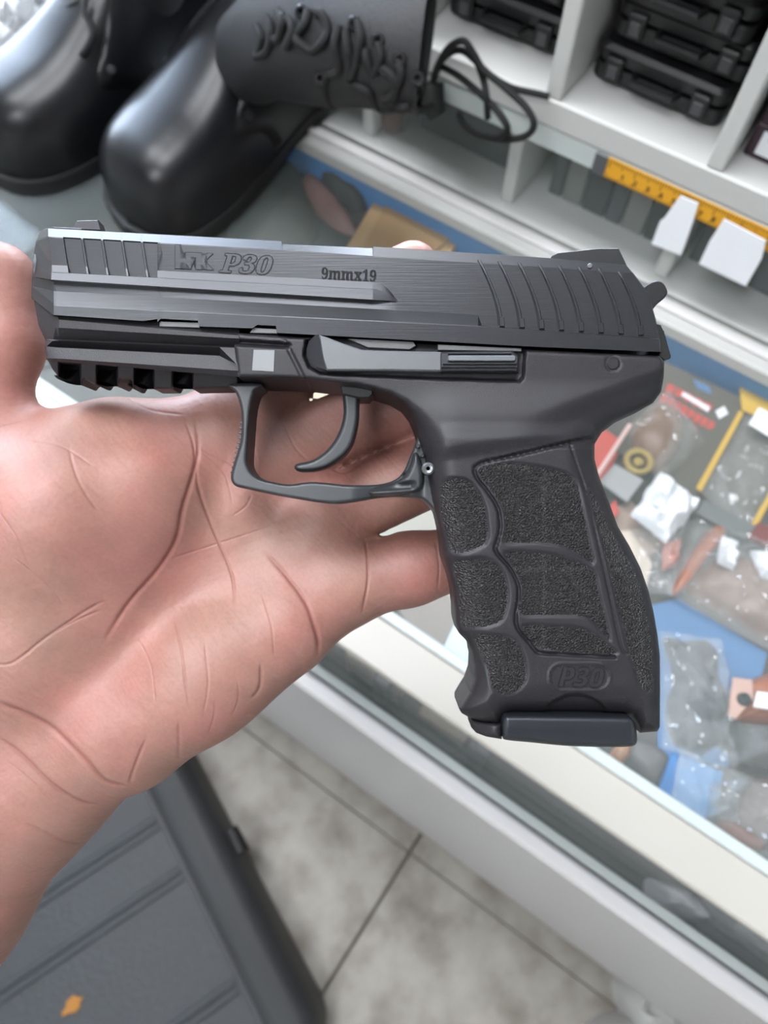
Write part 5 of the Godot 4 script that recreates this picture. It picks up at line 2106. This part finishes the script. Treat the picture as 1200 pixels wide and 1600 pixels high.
# ---------------------------------------------------------------- things in the cubbies and along the shelf
func make_pistol_case(w: float, d: float, h: float) -> Node3D:
	var t := thing("pistol_case", "black plastic pistol case", "case", Vector3.ZERO)
	for k in 2:
		var m := MB.new()
		var rings := []
		var y0 := 0.0 if k == 0 else h * 0.52
		var y1 := h * 0.48 if k == 0 else h
		for q in [[0.004, y0], [0.0, y0 + 0.003], [0.0, y1 - 0.003], [0.003 if k else 0.0005, y1]]:
			var row := []
			for e in rrect(0, 0, w - q[0] * 2, d - q[0] * 2, 0.008, 4):
				row.push_back(Vector3(e.x, q[1], -e.y))
			rings.push_back(row)
		m.grid(rings, true)
		m.fan(rings[0], true)
		m.fan(rings[-1])
		obj("lid" if k else "tray", m, M.black_plastic, t, 30)
	for s in [-1, 1]:
		var l := MB.new()
		l.box(Vector3(s * w * 0.33, h * 0.5, d / 2 + 0.002), Vector3(0.014, h * 0.62, 0.005), 0.0012)
		var la := obj("latch", l, M.black_plastic, t)
		obj("latch_plate", boxmb(Vector3(s * w * 0.33, h * 0.46, d / 2 + 0.0048), Vector3(0.008, h * 0.34, 0.0012), 0.0004), M.latch, la)
	var hd := MB.new()
	hd.tube([Vector3(-0.018, h * 0.5, d / 2 - 0.002), Vector3(-0.016, h * 0.5, d / 2 + 0.008), Vector3(0.016, h * 0.5, d / 2 + 0.008), Vector3(0.018, h * 0.5, d / 2 - 0.002)], 0.003, 8)
	obj("handle", hd, M.black_plastic, t)
	return t


func make_shelf_things() -> void:
	var c0 := make_pistol_case(0.106, 0.16, 0.029)
	var first := true
	var order := ["lowest", "second from the bottom", "third from the bottom", "topmost"]
	for st in [[-0.133, -0.635, "in the right cubby"], [-0.268, -0.638, "beside the cable"]]:
		for k in 4:
			var o: Node3D = c0
			if not first:
				o = c0.duplicate()
				o.name = numbered("pistol_case")
				add_child(o)
			first = false
			o.position = Vector3(st[0] + 0.004 * sin(k * 2.3), 1.023 + k * 0.0292, st[1] + [0.006, -0.004, 0.003, -0.006][k])
			o.rotation.y = 0.025 * sin(k * 3.1 + st[0] * 20)
			tag(o, "black plastic pistol case, %s of the stack %s" % [order[k], st[2]], "case", "black pistol cases in the cubbies")
	# purple boxes with white labels at the right edge
	for k in 4:
		var t := thing("cartridge_box", ["dark purple box with a white label, lowest at the right edge", "dark purple box with a white label, second up at the right edge", "dark purple box with a white label, third up at the right edge", "dark purple box with a white label, top of the stack at the right edge"][k], "box", Vector3(-0.02, 1.023 + k * 0.0275, -0.575), 0.04 * sin(k * 2.0), "purple boxes in the right cubby")
		obj("carton", boxmb(Vector3(0, 0.0135, 0), Vector3(0.07, 0.027, 0.075), 0.0015), M.purple, t)
		obj("label", boxmb(Vector3(0.0, 0.0138, 0.0376), Vector3(0.055, 0.018, 0.0008), 0.0002), M.paper, t)
		var pr := MB.new()
		for i in 3:
			pr.box(Vector3(-0.004 + 0.003 * i, 0.018 - 0.0042 * i, 0.0382), Vector3(0.036 - 0.008 * i, 0.0016, 0.0004), 0.0001)
		obj("print", pr, M.engraved, t)
	# boxes standing in the lower compartments, behind the sliding glass
	var cols := [Color(0.2, 0.21, 0.21), Color(0.42, 0.42, 0.41), Color(0.17, 0.17, 0.18), Color(0.24, 0.24, 0.26), Color(0.45, 0.44, 0.43), Color(0.15, 0.15, 0.17)]
	var x := -0.2
	for k in 6:
		var w := [0.014, 0.02, 0.024, 0.016, 0.022, 0.022][k] as float
		var t := thing("magazine_box", "%s upright box in the lower compartment, number %d counted from the divider" % ["grey" if k in [1, 4] else "dark", k + 1], "box", Vector3(x + w / 2, 0.9, -0.585), 0.0, "boxes standing behind the sliding glass")
		t.set_meta("label", ["dark narrow box against the lower divider, leftmost of the upright row", "pale grey upright box with a red mark, second in the lower row", "black upright box, third in the lower row", "charcoal upright box, fourth in the lower row", "pale grey upright box, fifth in the lower row", "black upright box with a red mark, last in the lower row"][k])
		obj("carton", boxmb(Vector3(0, 0.036, 0), Vector3(w - 0.0015, 0.072, 0.06), 0.001), mat(cols[k], 0.5), t)
		if k in [1, 5]:
			obj("mark", boxmb(Vector3(0.001, 0.062, 0.0303), Vector3(w * 0.6, 0.008, 0.0006), 0.0002), M.red_mark, t)
		x += w
	for k in 3:
		tag(obj("flat_box", span([-0.058, -0.02, 0.03][k], [-0.022, 0.028, 0.07][k], 0.9, [0.96, 0.955, 0.965][k], -0.62, -0.555, 0.0015), mat([Color(0.17, 0.18, 0.19), Color(0.22, 0.23, 0.25), Color(0.16, 0.16, 0.18)][k], 0.45)), ["dark box behind the left price card, lower right compartment", "dark box behind the wider price card, lower right compartment", "dark box at the right edge in the lower compartment"][k], "box")
	var dkb := obj("radio_box", span(-0.345, -0.24, 0.9, 0.955, -0.63, -0.558, 0.002), mat(Color(0.2, 0.2, 0.215), 0.45))
	tag(dkb, "dark grey box in the lower compartment under the cable coil", "box")
	tag(obj("carton", span(-0.52, -0.39, 0.9, 0.975, -0.7, -0.56, 0.002), mat(Color(0.46, 0.37, 0.3), 0.75)), "brown carton in the lower compartment right of the near boot", "carton")
	var hl := MB.new()
	hl.tube([Vector3(-0.372, 0.985, -0.55), Vector3(-0.37, 0.95, -0.548), Vector3(-0.366, 0.925, -0.545), Vector3(-0.362, 0.902, -0.54)], [0.008, 0.012, 0.013, 0.01], 12, true, 0.6)
	tag(obj("knife_sheath", hl, mat(Color(0.3, 0.17, 0.15), 0.4)), "red-brown leather sheath hanging beside the brown carton", "sheath")
	# cable coil on the shelf edge
	var cb := thing("cable", "black cable coil hanging over the shelf edge", "cable", spotz(755, 150, -0.5))
	var loops := [
		[[676, 150, 0], [680, 112, 4], [700, 76, 9], [724, 64, 12], [740, 84, 12], [755, 108, 12], [788, 136, 14], [822, 168, 16], [834, 194, 18], [822, 212, 18], [790, 218, 16], [752, 212, 12], [726, 196, 8], [716, 176, 6]],
		[[690, 104, 2], [718, 120, 8], [756, 152, 14], [782, 180, 18], [793, 203, 19], [780, 216, 16]],
		[[740, 84, 6], [754, 120, 10], [760, 152, 16], [762, 184, 14]],
		[[676, 130, 0], [692, 92, 4], [718, 78, 8], [740, 92, 10], [764, 116, 10], [796, 136, 6], [832, 145, 2], [858, 151, 0]],
	]
	for lp in loops:
		var pts := []
		for q in lp:
			pts.push_back(spotz(q[0], q[1], -0.506 + q[2] * 0.0016) - cb.position)
		var fine := []
		for i in pts.size() - 1:
			for k in 6:
				fine.push_back(pts[i].cubic_interpolate(pts[i + 1], pts[maxi(i - 1, 0)], pts[mini(i + 2, pts.size() - 1)], k / 6.0))
		fine.push_back(pts[-1])
		var m := MB.new()
		m.tube(fine, 0.0026, 10)
		obj("cord", m, M.lace, cb)
	var pl := MB.new()
	pl.tube([spotz(676, 128, -0.506) - cb.position, spotz(674, 160, -0.5) - cb.position, spotz(684, 182, -0.498) - cb.position], [0.009, 0.011, 0.008], 12)
	obj("plug", pl, M.sole, cb)
	# tape measure along the front strip
	var tm := thing("tape_measure", "yellow tape measure blade stuck along the shelf's front strip", "tape measure", Vector3(0.0, 0.98, -0.51))
	var zt := 0.0
	obj("blade", span(-0.141, 0.4, 0.0005, 0.018, -0.001, 0.0005, 0.0002), M.tape, tm)
	obj("hook", span(-0.152, -0.141, 0.0, 0.0185, -0.001, 0.0012, 0.0004), M.metal_light, tm)
	var tk := MB.new()
	for i in 130:
		var h := 0.008 if i % 10 == 0 else (0.0055 if i % 5 == 0 else 0.0035)
		var xx := -0.139 + i * 0.0022
		tk.box(Vector3(xx, 0.018 - h / 2, 0.0006), Vector3(0.0006, h, 0.0003))
		tk.box(Vector3(xx, 0.001 + h * 0.25, 0.0006), Vector3(0.0006, h * 0.5, 0.0003))
	var tko := obj("graduation", tk, M.engraved, tm)
	for i in 12:
		var t := TextMesh.new()
		var sf := SystemFont.new()
		sf.font_names = PackedStringArray(["Droid Sans"])
		sf.font_weight = 700
		t.font = sf
		t.text = str(i + 1)
		t.font_size = 32
		t.pixel_size = 0.0002
		t.depth = 0.0003
		var o := obj("numeral", t, M.engraved, tm)
		o.position = Vector3(-0.139 + (i + 1) * 0.011 + 0.002, 0.0065, 0.0007)
	# price cards hung from the strip
	for k in 2:
		var px: Array = [[1063, 306, 1091, 318, 1084, 345, 1067, 395, 1021, 377, 1033, 343, 1039, 339], [1131, 342, 1197, 376, 1191, 403, 1168, 443, 1095, 408, 1110, 375]][k]
		var pts := []
		for i in range(0, px.size(), 2):
			var q := spotz(px[i], px[i + 1], -0.506)
			pts.push_back(Vector2(q.x, q.y))
		if Geometry2D.is_polygon_clockwise(PackedVector2Array(pts)):
			pts.reverse()
		var m := MB.new()
		m.prism(pts, -0.5055, -0.5065, 0.0003, func(xx: float, yy: float, zz: float) -> Vector3: return Vector3(xx, yy, zz + (0.99 - yy) * 0.08))
		tag(obj("price_card", m, M.paper), ["narrow blank white card hanging below the tape measure", "wide blank white card hanging below the tape measure at right"][k], "card", "white cards under the tape measure")


func make_small_things() -> void:
	# crumpled clear bag on the glass behind the left boot
	lay_bag("plastic_bag", "crumpled clear plastic bag on the glass behind the left boot", [0, 60, 120, 10, 110, 110, 10, 160], 0.905, 0.05, 60, M.silver, 0.03)
	# white bags on the floor by the counter's foot
	for k in 2:
		var px: Array = [[958, 1560, 962, 1518, 985, 1508, 1040, 1560, 1100, 1620, 1060, 1680, 1000, 1640], [900, 1620, 930, 1588, 970, 1580, 1000, 1610, 1010, 1680, 930, 1690]][k]
		tag(obj("plastic_bag", lump(px, 0.0, [0.1, 0.07][k], 62 + k, 0.4), M.white), ["white plastic bag on the floor against the counter's foot", "smaller white plastic bag on the floor, cut by the picture's lower edge"][k], "plastic bag")
